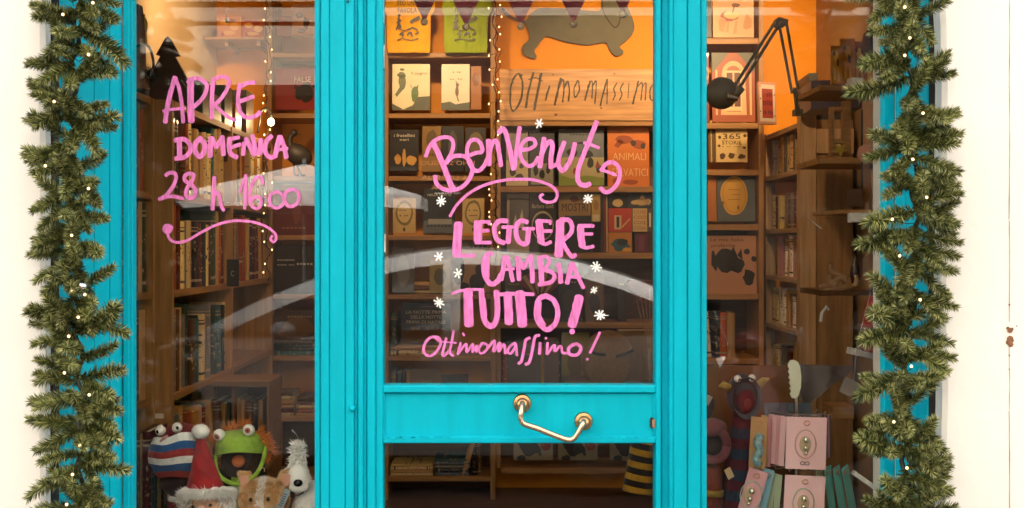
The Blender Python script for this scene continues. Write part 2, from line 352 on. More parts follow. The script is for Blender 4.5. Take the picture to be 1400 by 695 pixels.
MB().box(P(522,0,0)[0], P(898,0,0)[0], 0, .006, .25, gz2).build('glass_pane', GLASS, door)
mb = MB()                                                       # ragged old putty along the glass edges
for (x, a, b) in ((522.8, -12, 32), (523.4, 62, 94), (525, 320, 345)): mb.box(P(x,0,-.004)[0], P(x+2.4,0,-.004)[0], -.006, -.001, P(0,b,0)[2], P(0,a,0)[2])
for k in range(26):
    a = 527+k*14.2+random.uniform(-3, 3); mb.box(P(a,0,-.004)[0], P(a+random.uniform(3,9),0,-.004)[0], -.005, -.0005, P(0,528,0)[2], P(0,526.6-random.random()*.8,0)[2])
mb.build('putty_line', putty, door)
mb = MB()
for k in range(16):
    a = 530+k*9+random.uniform(-3, 3) if k < 10 else 820+(k-10)*12; mb.box(P(a,0,-.02)[0], P(a+random.uniform(3,8),0,-.02)[0], -.0235, -.018, P(0,598.6,-.02)[2], P(0,597.2-random.random(),-.02)[2])
mb.build('paint_run', TEAL, door)
# handle: two roses and a bent bar
hd = MB(); pts = [P(714,551,-.03), P(714,553,-.052), P(712.5,562,-.068), P(712,573,-.07), P(717,580,-.07), P(735,586,-.07), P(760,596,-.07), P(777,601.5,-.07), P(786,598,-.07), P(793,587,-.07), P(797,579,-.066), P(798,576.5,-.05), P(798,576,-.03)]
hd.tube(catmull(pts, 6), .0079, 12)
handle = hd.build('handle', BRASSL, door, smooth=True)
for (x, y) in ((714,552),(798,576.5)):
    c = P(x, y, -.02); m_ = MB(); m_.lathe([(.0, -.030), (.0125, -.030), (.015, -.026), (.0155, -.016), (.019, -.013), (.0225, -.014), (.0245, -.009), (.025, .0), (.025, .012)], (c[0], -.010, c[2]), 'y', 24)
    m_.build('rose', BRASS, handle, smooth=True)
c = P(893.5, 579, -.02); m_ = MB(); m_.prism([(c[0]+.0062*math.cos(a)*.9-.003, c[2]+.0085*(1 if math.sin(a) > 0 else -1)+.0062*math.sin(a)) for a in [2*PI*i/20 for i in range(20)]], -.0155, -.007); lk = m_.build('keyhole', DARK, door)
m_ = MB(); m_.prism([(c[0]+.0045*math.cos(a), c[2]+.008*(1 if math.sin(a) > 0 else -1)+.0045*math.sin(a)) for a in [2*PI*i/20 for i in range(20)]], -.024, -.012); m_.build('lock_cover', BRASSL, lk)
# ================================================================== LETTERING
LY = -.0012
def words(par, label, spec, m=PINK, name='lettering'):
    pen = Pen(LY)
    for reg, items in spec:
        pen.set(*reg)
        for it in items:
            if it[0] == '.': pen.dot(it[1], it[2])
            else: pen.line(it[0], it[1])
    return pen.mb.build(name, m, par, label=label)
words(paneL, 'pink handwritten word APRE', [((215,95,8.173), [
 ([(90,590),(110,440),(150,260),(200,90)],50),([(200,90),(245,220),(275,400),(290,590)],38),([(65,468),(180,445),(310,435)],30),
 ([(375,110),(372,300),(380,580)],70),([(352,200),(358,400),(368,585)],36),([(335,145),(375,110),(400,98)],26),([(385,102),(470,105),(545,160),(550,230),(500,330),(410,420)],42),
 ([(625,115),(612,300),(610,545)],45),([(622,118),(700,85),(775,95),(800,150),(770,240),(710,330),(640,400)],40),([(650,410),(740,490),(820,550),(880,568)],36),
 ([(925,165),(905,280),(905,380),(930,480),(990,535),(1060,535),(1130,500),(1145,475)],42),([(925,200),(1000,155),(1085,148)],40),([(895,370),(990,335),(1075,305)],42)])])
words(paneL, 'pink handwritten word DOMENICA', [((210,175,4.214), [
 ([(147,70),(149,120),(150,172)],28),([(122,74),(150,66)],22),([(125,70),(175,66),(208,95),(210,135),(180,168),(125,178)],24),
 ([(268,60),(242,90),(240,135),(265,165),(290,140),(294,95),(268,60)],27),
 ([(330,55),(325,165)],26),([(335,58),(362,112)],24),([(362,112),(395,55)],22),([(395,50),(402,155)],25),
 ([(440,60),(435,110),(445,150),(480,170)],25),([(440,65),(492,55)],20),([(440,115),(500,95)],20),
 ([(522,85),(515,155)],22),([(532,62),(580,155)],26),([(570,45),(592,152)],24),([(618,68),(614,150)],26),
 ([(680,48),(652,75),(642,120),(652,155),(680,172),(702,158)],24),([(728,50),(712,110),(700,165)],28),([(730,50),(752,110),(765,172)],24),([(705,130),(770,118)],18)])])
words(paneL, 'pink handwritten date and time 28 h 16:00', [((210,175,4.214), [
 ([(70,275),(90,260),(120,262),(130,290),(110,340),(70,390),(32,412)],20),([(35,410),(100,395),(170,407)],18),
 ([(232,270),(205,262),(180,278),(182,305),(215,325),(242,360),(235,395),(205,405),(185,380),(197,340),(222,305),(232,270)],20),
 ([(350,285),(345,380),(340,470)],22),([(347,392),(368,372),(382,410),(392,455),(405,475)],18),
 ([(495,370),(512,320),(530,275)],13),([(530,272),(528,370),(525,465)],17),
 ([(627,325),(622,290),(595,285),(565,330),(550,400),(565,450),(600,465),(620,435),(612,405),(580,400),(560,425)],17),
 ('.',(640,397),7),('.',(662,449),7),
 ([(705,370),(675,385),(668,420),(680,450),(710,462),(742,445),(750,410),(730,375),(700,369)],16),
 ([(795,355),(765,370),(755,410),(770,445),(800,452),(830,430),(838,390),(820,360),(792,355)],18)])])
words(paneL, 'pink wavy underline with curled ends', [((210,175,4.214), [
 ([(78,600),(92,640),(130,660),(190,650),(270,605),(360,560),(450,537),(530,537),(600,550),(660,575),(700,610),(705,640),(690,657),(675,640),(684,622)],14),('.',(80,582),30),('.',(96,575),18)])], name='underline')
A_ = (570,160,4.967); B_ = (710,155,4.967)
def cv(reg, pts): return [(reg[0]+p[0]/reg[2], reg[1]+p[1]/reg[2]) for p in pts]
words(paneD, 'pink handwritten greeting BENVENUTƏ', [(A_, [
 ([(60,268),(80,215),(110,170),(160,142),(215,140),(245,170),(240,230),(212,285),(185,320)],24),([(112,180),(150,260),(195,370),(240,485)],34),
 ([(195,312),(250,268),(320,268),(365,310),(375,370),(350,430),(300,480),(220,500),(160,480),(128,440),(125,402)],26),
 ([(350,265),(400,245),(442,235),(435,185),(400,155),(362,165),(342,210),(345,280),(370,340),(410,368),(450,340),(478,285)],25),
 ([(485,160),(490,240),(488,325)],32),([(490,250),(512,180),(540,165),(558,240),(570,332)],28),
 ([(555,108),(590,82),(622,180),(655,355)],30),([(697,72),(680,200),(662,350)],26)]),
 (B_, [([(15,250),(70,242),(108,215),(97,180),(60,175),(25,200),(5,260),(20,320),(60,358),(100,345),(128,300)],24),
 ([(168,170),(155,260),(140,365)],30),([(150,280),(180,218),(212,192),(225,225),(215,300),(215,370)],30),
 ([(305,195),(275,280),(265,345),(290,390),(330,350),(360,280),(377,205)],28),([(225,360),(262,345)],26),
 ([(525,58),(470,200),(410,350),(395,430),(410,478),(450,490),(478,480)],30),([(440,200),(490,215),(540,235)],20),
 ([(555,388),(595,340),(645,338),(680,380),(677,450),(640,510),(590,537),(550,508)],26),([(560,385),(610,402),(655,420)],19)])])
words(paneD, 'pink curved flourish under the greeting', [((0,0,1), [(cv(A_, [(225,675),(270,600),(340,530),(430,475),(530,442),(640,425)])+cv(B_, [(80,450),(160,470),(225,500),(258,545),(245,590),(205,605),(160,595),(140,568),(160,550)]), 3.7)])], name='underline')
words(paneD, 'pink handwritten word LEGGERE', [((610,290,6.319), [
 ([(106,105),(97,230),(88,360)],70),([(75,378),(150,378),(245,377)],30),
 ([(275,100),(275,250)],66),([(250,88),(375,85)],28),([(372,85),(368,108)],22),([(290,165),(365,160)],28),([(255,264),(385,264)],28),
 ([(525,78),(460,78),(422,120),(420,180),(440,240),(500,268)],38),([(485,130),(575,130)],28),([(545,140),(535,262)],42),
 ([(700,88),(650,75),(612,110),(604,180),(625,250),(670,278),(705,262)],38),([(662,145),(760,145)],26),([(712,150),(702,262)],42),
 ([(802,80),(810,160),(820,255)],58),([(790,75),(900,80)],28),([(902,80),(898,105)],22),([(820,165),(912,165)],28),([(810,262),(860,278),(905,258)],28),
 ([(985,85),(980,220),(972,375)],66),([(990,66),(1060,72),(1088,130),(1070,190),(1000,252)],36),([(1010,270),(1050,340),(1085,385),(1118,372)],34),
 ([(1160,130),(1165,220),(1175,290)],56),([(1145,120),(1265,120)],30),([(1270,115),(1266,130)],24),([(1180,190),(1262,190)],26),([(1165,297),(1210,310),(1272,297)],28)])])
words(paneD, 'pink handwritten word CAMBIA', [((610,290,6.319), [
 ([(395,362),(352,372),(325,440),(330,530),(360,600),(400,625),(450,590),(475,540)],40),([(350,400),(350,560)],44),
 ([(510,385),(495,480),(475,585)],38),([(525,388),(550,480),(575,595)],34),([(490,500),(585,490)],24),
 ([(615,392),(625,490),(630,585)],36),([(620,395),(670,490)],32),([(670,490),(715,390)],28),([(730,380),(740,480),(745,605)],38),
 ([(805,395),(818,480),(825,605)],42),([(800,395),(860,385),(892,420),(870,470),(830,500)],28),([(840,498),(910,520),(935,560),(900,608),(800,628)],32),
 ([(970,450),(985,530),(990,608)],38),([(1085,445),(1065,520),(1045,615)],38),([(1095,445),(1130,540),(1185,655)],32),([(1062,560),(1158,565)],26)])])
words(paneD, 'pink handwritten word TUTTO with exclamation mark', [((610,340,4.343), [
 ([(35,268),(90,250),(160,243),(220,245)],15),([(130,250),(132,350),(135,452)],50),
 ([(210,255),(215,350),(230,430),(265,462),(295,430),(305,350),(297,255)],30),([(222,300),(232,400)],22),
 ([(302,275),(400,268),(518,272)],20),([(365,270),(370,360),(372,440)],46),([(437,265),(445,360),(453,452)],54),
 ([(595,280),(552,300),(535,370),(550,440),(600,482),(650,440),(662,370),(640,310),(592,280)],28),([(552,320),(550,400),(578,455)],28),
 ([(790,290),(768,380),(747,455)],50),('.',(748,493),17)])])
words(paneD, 'pink handwritten shop name with exclamation mark', [((570,445,5.385), [
 ([(160,112),(120,85),(75,110),(50,165),(60,210),(100,225),(150,185),(175,130),(160,92),(118,84)],18),
 ([(217,95),(197,170),(186,215),(205,222),(232,190)],16),([(270,42),(255,130),(242,200),(270,226)],16),([(175,120),(290,130)],12),
 ([(322,130),(300,213)],16),([(338,58),(350,76)],14),([(300,213),(362,138),(365,198),(412,138),(408,198),(442,150),(437,196)],15),
 ([(482,130),(456,170),(467,205),(505,190),(520,150),(490,130)],16),([(512,180),(572,112),(565,192),(612,128),(602,192),(640,140),(652,207)],17),
 ([(725,130),(690,150),(668,190),(690,207),(722,165),(728,140),(737,222)],17),
 ([(830,92),(800,112),(788,180),(770,260),(748,282)],20),([(900,72),(868,90),(850,180),(828,268),(800,288)],20),
 ([(908,130),(902,210)],20),('.',(950,95),10),([(962,130),(957,212)],18),([(960,212),(1010,145),(1016,190),(1057,152),(1072,200),(1112,205)],17),
 ([(1150,140),(1115,175),(1130,215),(1180,215),(1207,170),(1180,138),(1148,145)],22),
 ([(1347,52),(1310,130),(1275,202)],18),('.',(1255,250),10)])])
for x, y, r in ((737,169,6.5),(603,275,7),(803.5,272,7),(600,351,6.5),(626,374,6.5),(815,365,7),(812,397,5),(600,414,7),(820,431,7)):
    pen = Pen(LY); a0 = random.uniform(0, 1)
    n = 3 if r < 7 else 4
    for k in range(n):
        a = a0+PI*k/n; e = random.uniform(.75, 1.1)
        pen.line([(x-math.cos(a)*r*e, y-math.sin(a)*r*e), (x+.3, y), (x+math.cos(a)*r*random.uniform(.8,1.1), y+math.sin(a)*r*e)], 1.9, rag=.25)
    pen.dot((x, y), 2.2)
    if y == 431: pen.line([(822, 431.5), (832, 431.5)], 1)
    pen.mb.build('snowflake', WHITEMK, paneD)
# orange outlined sticker letters on the inner face of the door glass, seen from behind
mb = MB(); pl = [(612,222.5,74,'LUNO SBAGLIO',4.6),(611,242.5,70,'LA LIBRERIA',5),(612,255.5,44,'A MISURA',5)]
for x, y, w, t, h in pl: c = P(x, y+.5, .007); textmb(mb, t[1:] if t[0] == 'L' and 'SB' in t else t, c[0], c[2], h*1.25*.002, .0072, mirror=True, width=w*.002)
mb.build('sticker_letters', mat('orange_sticker', (.55, .24, .09), .6), paneD, label='orange sticker letters seen from behind through the door glass')
c = P(612, 264.5, .007); mb = MB(); textmb(mb, 'PER BAMBINI', c[0], c[2], .004, .0072, mirror=True, width=.07); mb.build('sticker_letters', WHITEMK, paneD, label='small white sticker letters seen from behind')
# ================================================================== GARLANDS
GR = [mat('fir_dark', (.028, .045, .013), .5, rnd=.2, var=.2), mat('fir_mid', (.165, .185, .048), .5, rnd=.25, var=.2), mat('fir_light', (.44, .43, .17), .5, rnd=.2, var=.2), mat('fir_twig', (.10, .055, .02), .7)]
def sprig_mesh(seed, L=1.0, nn=400):
    R = random.Random(seed); mb = MB(); bend = R.uniform(-.22, .22); bz = R.uniform(-.12, .2)
    def cp(t): return Vector((L*t, bend*t*t, bz*t*t))
    mb.tube([cp(i/5) for i in range(6)], [.014*(1-.6*i/5) for i in range(6)], 4, 3)
    for i in range(nn):
        t = (i+R.random())/nn; t = t**.9; p = cp(t); ax = (cp(min(1, t+.02))-cp(t-.02)).normalized()
        q = R.uniform(0, 2*PI); a = ax.cross(Vector((0, .3, 1))).normalized(); b = ax.cross(a); rad = math.cos(q)*a+math.sin(q)*b
        lean = R.uniform(.5, .95)+(.9*max(0, t-.82)/.18); d = (rad+ax*lean).normalized()
        l = R.uniform(.19, .27)*(1-.25*max(0, t-.7)/.3)*(.75+.25*min(1, t*5)); w = .0095
        e = p+d*l; mdl = p+d*l*.5+ax*.012; s_ = d.cross(rad).normalized()*w; u = d.cross(s_).normalized()*w
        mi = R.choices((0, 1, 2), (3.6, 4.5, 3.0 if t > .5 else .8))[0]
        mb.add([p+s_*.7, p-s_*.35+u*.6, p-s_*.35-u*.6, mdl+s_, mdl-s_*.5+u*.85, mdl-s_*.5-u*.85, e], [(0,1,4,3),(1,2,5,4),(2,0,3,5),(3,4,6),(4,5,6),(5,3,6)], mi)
    me = bpy.data.meshes.new('sprig'); me.from_pydata([tuple(v) for v in mb.v], [], mb.f)
    for m in GR: me.materials.append(m)
    me.polygons.foreach_set('material_index', mb.m); me.update(); return me
SPR = [sprig_mesh(100+i) for i in range(7)]
WIRE = mat('dark_green_wire', (.02, .025, .015), .5)
def garland(label, axis, tips, bulbs, n, ball=None, side=1):
    def ax(y):
        for (x0, y0), (x1, y1) in zip(axis, axis[1:]):
            if y <= y1 or (x1, y1) == axis[-1]: return x0+(x1-x0)*(y-y0)/(y1-y0)
    AY = -.285; r0 = P(ax(850), 850, AY)
    g = thing('garland', label, 'garland', (r0[0], AY, r0[2]), 'fir garlands flanking the shop front')
    pts = []
    for k in range(120):
        y = -190+k*1040/119; c = P(ax(y), y, AY); q = k*.9; pts.append((c[0]+.008*math.cos(q), c[1]+.008*math.sin(q), c[2]))
    MB().tube(pts, .006, 6).build('stem', WIRE, g, smooth=True)
    R = random.Random(len(label))
    def sprig(p0, p1, rollr=None):
        o = bpy.data.objects.new('sprig', R.choice(SPR)); COL.objects.link(o); o.parent = g
        d = Vector(p1)-Vector(p0); L = d.length; o.location = Vector(p0)-Vector(ORG[g.name])
        o.rotation_mode = 'QUATERNION'; q = d.to_track_quat('X', 'Z'); from_roll = Matrix.Rotation(R.uniform(0, 2*PI), 4, d.normalized()).to_quaternion()
        o.rotation_quaternion = from_roll @ q; k = max(L, .1); o.scale = (k, k*R.uniform(.95, 1.25), k*R.uniform(.95, 1.25)) if L < .16 else (L, .165, .165)
    for (tx, ty) in tips:
        y0 = ty+R.uniform(-42, 30); c = P(ax(y0), y0, AY); t = P(tx, ty, AY-R.uniform(.0, .07)); sprig(c, t)
    for k in range(n):
        y = -180+(k+R.random())*1010/n; c = P(ax(y), y, AY)
        a = R.uniform(-PI*.97, -.03*PI); v = R.uniform(-.95, .8); L = R.uniform(.065, .105)
        d = Vector((math.cos(a)*1.05, math.sin(a)*.8, v)).normalized()*L
        if c[1]+d.y < -.4: d.y *= .7
        sprig(c, Vector(c)+d)
    b0 = None
    for (x, y) in bulbs:
        c = P(x, y, AY-.085); mb = MB(); mb.ball(c, .0036, 8, 6)
        if b0 is None: b0 = mb.build('bulb', BULB, g, smooth=True); bc = Vector(c)
        else:
            o = b0.copy(); COL.objects.link(o); o.parent = g; o.location = Vector(c)-bc
        s_ = P(ax(y), y+6, AY); MB().tube([c, ((c[0]+s_[0])/2, c[1]+.03, c[2]-.01), s_], .0011, 4).build('bulb_wire', WIRE, g)
    if ball:
        c = P(ball[0], ball[1], AY-.06); MB().ball(c, .0125, 16, 10).build('bauble', mat('silver_bauble', (.7, .66, .62), .12, metal=1, var=0), g, smooth=True)
    return g
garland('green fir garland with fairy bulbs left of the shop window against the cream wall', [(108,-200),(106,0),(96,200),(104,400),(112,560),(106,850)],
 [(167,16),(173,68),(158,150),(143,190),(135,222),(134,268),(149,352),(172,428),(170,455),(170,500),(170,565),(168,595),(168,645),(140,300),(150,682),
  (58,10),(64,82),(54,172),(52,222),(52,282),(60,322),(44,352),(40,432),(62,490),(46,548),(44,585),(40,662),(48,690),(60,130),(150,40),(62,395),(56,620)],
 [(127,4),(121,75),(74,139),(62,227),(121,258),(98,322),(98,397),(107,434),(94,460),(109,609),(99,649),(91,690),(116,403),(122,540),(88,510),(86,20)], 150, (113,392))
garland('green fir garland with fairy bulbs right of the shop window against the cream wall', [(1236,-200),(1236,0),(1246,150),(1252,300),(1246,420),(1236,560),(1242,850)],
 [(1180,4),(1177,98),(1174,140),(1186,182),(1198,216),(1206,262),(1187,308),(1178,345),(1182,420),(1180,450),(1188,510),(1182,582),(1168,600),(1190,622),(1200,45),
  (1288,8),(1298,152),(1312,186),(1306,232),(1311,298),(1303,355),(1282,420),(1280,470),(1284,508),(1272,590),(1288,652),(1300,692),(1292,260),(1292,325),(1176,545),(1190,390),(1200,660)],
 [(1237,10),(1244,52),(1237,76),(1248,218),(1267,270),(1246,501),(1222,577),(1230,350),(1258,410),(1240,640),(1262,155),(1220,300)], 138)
# ================================================================== THE STREET BEHIND THE CAMERA (seen mirrored in the panes)
STUCCO = mat('pale_stucco', (.50, .45, .37), .9, var=.12, scale=.6)
STRIM = mat('pale_cornice', (.68, .62, .52), .8)
DGL = mat('dark_glass', (.02, .022, .025), .08, spec=.6)
SHUT = mat('brown_shutter', (.10, .055, .03), .7)
hb = thing('town_house', 'pale stuccoed town house across the street, mirrored in the shop window', 'building', (0, -14, 0))
MB().box(-26, 26, -22, -14, 4.15, 15).build('wall', STUCCO, hb)
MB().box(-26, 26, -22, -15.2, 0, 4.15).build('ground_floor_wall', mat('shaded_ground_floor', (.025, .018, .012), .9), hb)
for z, h in ((5.12, .07), (5.42, .10), (5.78, .05)): MB().box(-26, 26, -14.14, -14, z, z+h).build('cornice', STRIM, hb)
MB().box(-2.35, 9.5, -14.3, -13.95, 4.0, 5.28).build('added_veil_board', mat('veil_board_dark', (.03, .02, .015), .8), hb)  # dark board added to keep the bright facade out of the panes' reflection
for i in range(9):
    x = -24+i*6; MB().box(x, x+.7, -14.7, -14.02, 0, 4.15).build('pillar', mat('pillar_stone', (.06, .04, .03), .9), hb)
    for z in (6.6, 10.2):
        w = MB().box(x+2.2, x+3.7, -14.05, -13.98, z, z+2.2).build('window', DGL, hb)
        MB().box(x+1.4, x+2.17, -14.06, -13.93, z, z+2.2).build('shutter', SHUT, w); MB().box(x+3.73, x+4.5, -14.06, -13.93, z, z+2.2).build('shutter', SHUT, w)
def parasol(cx, cy, R, ztip, zrim, label):
    t = thing('market_parasol', label, 'parasol', (cx, cy, 0), 'white parasols across the street')
    n = 8; mb = MB(); vs = [(cx, cy, ztip)]+[(cx+R*math.cos(2*PI*(k+.5)/n), cy+R*math.sin(2*PI*(k+.5)/n), zrim) for k in range(n)]
    vs += [(x, y, z-.14) for x, y, z in vs[1:]]
    mb.add(vs, [(0, 1+k, 1+(k+1) % n) for k in range(n)]+[(1+k, 1+n+k, 1+n+(k+1) % n, 1+(k+1) % n) for k in range(n)])
    mb.build('canopy', mat('white_canvas', (.82, .80, .76), .9), t)
    MB().tube([(cx, cy, -.1), (cx, cy, ztip+.06)], .025, 8).build('pole', METAL, t); MB().box(cx-.3, cx+.3, cy-.3, cy+.3, -.13, -.04).build('foot', DARK, t)
    for k in range(n): MB().tube([(cx, cy, ztip-.03), (cx+R*.98*math.cos(2*PI*(k+.5)/n), cy+R*.98*math.sin(2*PI*(k+.5)/n), zrim-.01)], .01, 4).build('rib', METAL, t)
parasol(-2.15, -8.6, 1.45, 2.42, 2.04, 'white market parasol on a pole mirrored behind the words DOMENICA and 28')
parasol(-5.15, -8.9, 1.3, 2.35, 2.05, 'white market parasol mirrored at the left edge of the left pane')
# cars
CARW = mat('silver_white_car_paint', (.36, .36, .36), .4, metal=.4, coat=.3, var=.02); CARB = mat('dark_car_paint', (.03, .03, .035), .2, coat=1, var=.02); RUB = mat('tyre_rubber', (.02, .02, .02), .8)
def car(x0, yc, L, H_, paint, label, prof, flip=False):
    t = thing('parked_car', label, 'car', (x0+L/2, yc, -.14)); zb = -.14; wd = 1.7
    def X(u): return x0+(1-u if flip else u)*L
    def wy(z): return wd/2*(1 if z < .62 else 1-.28*(z-.62)/.38)
    pts = catmull([Vector(p) for p in prof], 5); n = len(pts); mb = MB(); vs = []
    for p in pts:
        for s_ in (-1, -.8, .8, 1): vs.append((X(p.x), yc+s_*wy(p.y), zb+H_*(p.y+(.012 if abs(s_) < 1 and p.y > .55 else 0))))
    fs = [(i*4+k, i*4+k+1, i*4+4+k+1, i*4+4+k) for i in range(n-1) for k in range(3)]
    mb.add(vs, fs)
    for s_ in (-1, 1):                                         # flanks, filled between roofline and sill
        vv = []
        for p in pts:
            hs_ = [p.y+( .17-p.y)*q for q in (0, .33, .66, 1)]
            vv += [(X(p.x), yc+s_*wy(h)*(1.0), zb+H_*h) for h in hs_]
        mb.add(vv, [(i*4+k, i*4+k+1, i*4+4+k+1, i*4+4+k) for i in range(n-1) for k in range(3)])
    mb.build('body', paint, t, smooth=True)
    roof = [p for p in pts if p.y > .66]
    us = [p.x for p in roof]; a, b = min(us), max(us)
    def top(u): 
        for p, q in zip(pts, pts[1:]):
            if p.x <= u <= q.x and q.x > p.x: return p.y+(q.y-p.y)*(u-p.x)/(q.x-p.x)
        return .9
    for ua, ub in ((a+.03, (a+b)/2-.015), ((a+b)/2+.015, b-.03)):
        for s_ in (-1, 1):
            m = 8; vv = []
            for i in range(m+1):
                u = ua+(ub-ua)*i/m; zt = top(u)-.06
                for z in (.655, max(.66, zt)): vv.append((X(u), yc+s_*(wy(z)+.006), zb+H_*z))
            g = MB(); g.add(vv, [(2*i, 2*i+1, 2*i+3, 2*i+2) for i in range(m)]); g.build('side_window', DGL, t)
    for ends in ((0, 1), (1, 0)):                               # windscreen and rear screen
        q = [p for p in pts if .64 < p.y < .95 and (p.x < .5) == (ends[0] == 0)]
        if len(q) > 1:
            vv = []
            for p in q:
                for s_ in (-.86, .86): vv.append((X(p.x)+(.012 if (p.x > .5) ^ flip else -.012), yc+s_*wy(p.y), zb+H_*p.y+.012))
            g = MB(); g.add(vv, [(2*i, 2*i+1, 2*i+3, 2*i+2) for i in range(len(q)-1)]); g.build('windscreen', DGL, t)
    for u in (.18, .8):
        for s_ in (-1, 1):
            w = MB(); w.lathe([(.0, -.1), (.26, -.1), (.31, -.08), (.31, .08), (.26, .1), (0, .1)], (X(u), yc+s_*(wd/2-.08), zb+.31), 'y', 20); wh = w.build('wheel', RUB, t)
            r = MB(); r.lathe([(.0, -.115), (.19, -.105), (.2, .105), (0, .115)], (X(u), yc+s_*(wd/2-.08), zb+.31), 'y', 10); r.build('rim', METAL, wh)
    for s_ in (-1, 1):
        MB().ball((X(.28), yc+s_*(wd/2+.08), zb+H_*.68), (.09, .07, .06), 10, 6).build('wing_mirror', paint, t, smooth=True)
        MB().ball((X(.035), yc+s_*.6, zb+H_*.46), (.1, .12, .08), 10, 6).build('headlight', mat('clear_lamp', (.7,.7,.7), .1), t, smooth=True)
        MB().box(X(.48)-.08, X(.48)+.08, yc+s_*(wd/2+.012)-.012, yc+s_*(wd/2+.012)+.012, zb+H_*.56, zb+H_*.59).build('door_handle', METAL, t)
HATCH = [(0,.17),(0,.38),(.015,.48),(.08,.58),(.19,.74),(.30,.86),(.40,.94),(.52,1),(.62,1),(.73,.97),(.82,.91),(.90,.83),(.97,.64),(1,.42),(1,.17)]
SALOON = [(0,.17),(0,.32),(.02,.46),(.1,.56),(.27,.63),(.40,.90),(.5,.99),(.62,.99),(.75,.90),(.87,.68),(.97,.62),(1,.42),(1,.17)]
car(-2.51, -4.75, 4.0, 1.61, CARW, 'silver white hatchback parked at the kerb, mirrored behind the TUTTO lettering', HATCH)
car(1.75, -6.3, 4.2, 1.42, CARB, 'dark saloon car parked behind the red scooter, mirrored in the right window', SALOON)
car(-8.2, -6.0, 4.3, 1.45, CARB, 'dark saloon car parked left of the white hatchback, mirrored in the left window', SALOON, True)
# red scooter parked across the pavement edge
RED = mat('red_scooter_paint', (.22, .015, .008), .2, coat=1, var=.03); sx, sy = 1.68, -3.5
sc = thing('motor_scooter', 'red motor scooter with windscreen parked on the road, mirrored low in the right window', 'scooter', (sx, sy, -.14))
z0 = -.14
b = MB()
b.ball((sx+.55, sy, z0+.62), (.38, .17, .20), 16, 10); b.build('rear_body', RED, sc, smooth=True)
b = MB(); b.ball((sx-.28, sy, z0+.68), (.09, .22, .34), 14, 10, M=Matrix.Rotation(-.28, 3, 'Y')); b.build('leg_shield', RED, sc, smooth=True)
MB().box(sx-.3, sx+.4, sy-.14, sy+.14, z0+.3, z0+.37).build('footboard', BLACK, sc)
b = MB(); b.ball((sx-.5, sy, z0+.4), (.26, .1, .12), 14, 8); b.build('front_mudguard', RED, sc, smooth=True)
b = MB(); b.ball((sx+.5, sy, z0+.83), (.42, .14, .07), 16, 8); b.build('seat', BLACK, sc, smooth=True)
MB().tube([(sx-.52, sy, z0+.26), (sx-.24, sy, z0+.98)], .03, 8).build('steering_column', METAL, sc)
hb_ = MB().tube([(sx-.1, sy-.34, z0+1.03), (sx-.2, sy-.12, z0+1.0), (sx-.2, sy+.12, z0+1.0), (sx-.1, sy+.34, z0+1.03)], .018, 8).build('handlebar', BLACK, sc)
for s_ in (-1, 1):
    MB().tube([(sx-.17, sy+s_*.2, z0+1.02), (sx-.19, sy+s_*.3, z0+1.25)], .006, 6).build('mirror_stalk', METAL, sc)
    MB().ball((sx-.19, sy+s_*.3, z0+1.28), (.02, .06, .045), 12, 8).build('mirror', BLACK, sc, smooth=True)
b = MB(); b.ball((sx-.3, sy, z0+1.0), (.09, .11, .1), 14, 8); b.build('headlamp_cowl', RED, sc, smooth=True)
b = MB(); b.prism([(sx-.36, z0+1.05), (sx-.33, z0+1.05), (sx-.17, z0+1.5), (sx-.19, z0+1.5)], sy-.24, sy+.24); b.build('windscreen', FILM, sc)
for wx in (sx-.55, sx+.62):
    w = MB(); w.lathe([(.14, -.05), (.2, -.055), (.24, -.03), (.25, 0), (.24, .03), (.2, .055), (.14, .05)], (wx, sy, z0+.25), 'y', 22); wh = w.build('wheel', RUB, sc, smooth=True)
    r = MB(); r.lathe([(0, -.03), (.14, -.035), (.14, .035), (0, .03)], (wx, sy, z0+.25), 'y', 12); r.build('rim', METAL, wh)

sc.rotation_euler.z = math.radians(80)
# ================================================================== INTERIOR: shelving
UY = 3.10                                                       # front plane of the back shelving
def zy(py, Y=UY): return P(0, py, Y)[2]
def xp(px, Y=UY): return P(px, 0, Y)[0]
su = thing('bookshelf_unit', 'pine shelving on the back wall left of the string of lights, with T-shirts on top', 'bookcase', (xp(520), UY, FLOOR))
for px in (368, 527.5, 674): MB().bbox(xp(px-3.4), xp(px+3.4), UY, BY-.01, FLOOR, 2.96, .002).build('upright', PINEZ, su)
ROWS_A = (72, 155, 241, 322, 403, 487, 570, 652)
for a, b in ((371.6, 524), (531, 670.4)):
    for y in ROWS_A: MB().bbox(xp(a), xp(b), UY+.004, BY-.012, zy(y)-.028, zy(y), .002).build('shelf', PINE, su)
backm = mat('orange_back_panel', (.72, .29, .03), .7, var=.08, scale=4)
MB().box(xp(372), xp(670), BY-.012, BY-.004, zy(570), zy(72)).build('back_panel', backm, su)
MB().box(xp(372), xp(670), BY-.012, BY-.004, FLOOR, zy(570)-.002).build('back_panel', OAKD, su)
sb = thing('bookshelf_unit', 'pine shelving on the back wall under the orange wall with the dachshund', 'bookcase', (xp(790), UY, FLOOR))
for px in (681.5, 936): MB().bbox(xp(px-3), xp(px+3), UY, BY-.01, zy(640), zy(166), .002).build('upright', PINEZ, sb)
for y in (255, 346, 441, 536, 640): MB().bbox(xp(684.6), xp(932.9), UY+.004, BY-.012, zy(y)-.034, zy(y), .002).build('shelf', PINE, sb)
MB().box(xp(684.6), xp(932.9), BY-.012, BY-.004, zy(640), zy(168)).build('back_panel', OAKD, sb)
MB().bbox(xp(679), xp(938), UY-.004, BY-.012, zy(172.5), zy(166), .002).build('top_board', PINE, sb)
sc_ = thing('bookshelf_unit', 'pine shelving on the back wall behind the desk lamp in the right window', 'bookcase', (xp(990), UY, FLOOR))
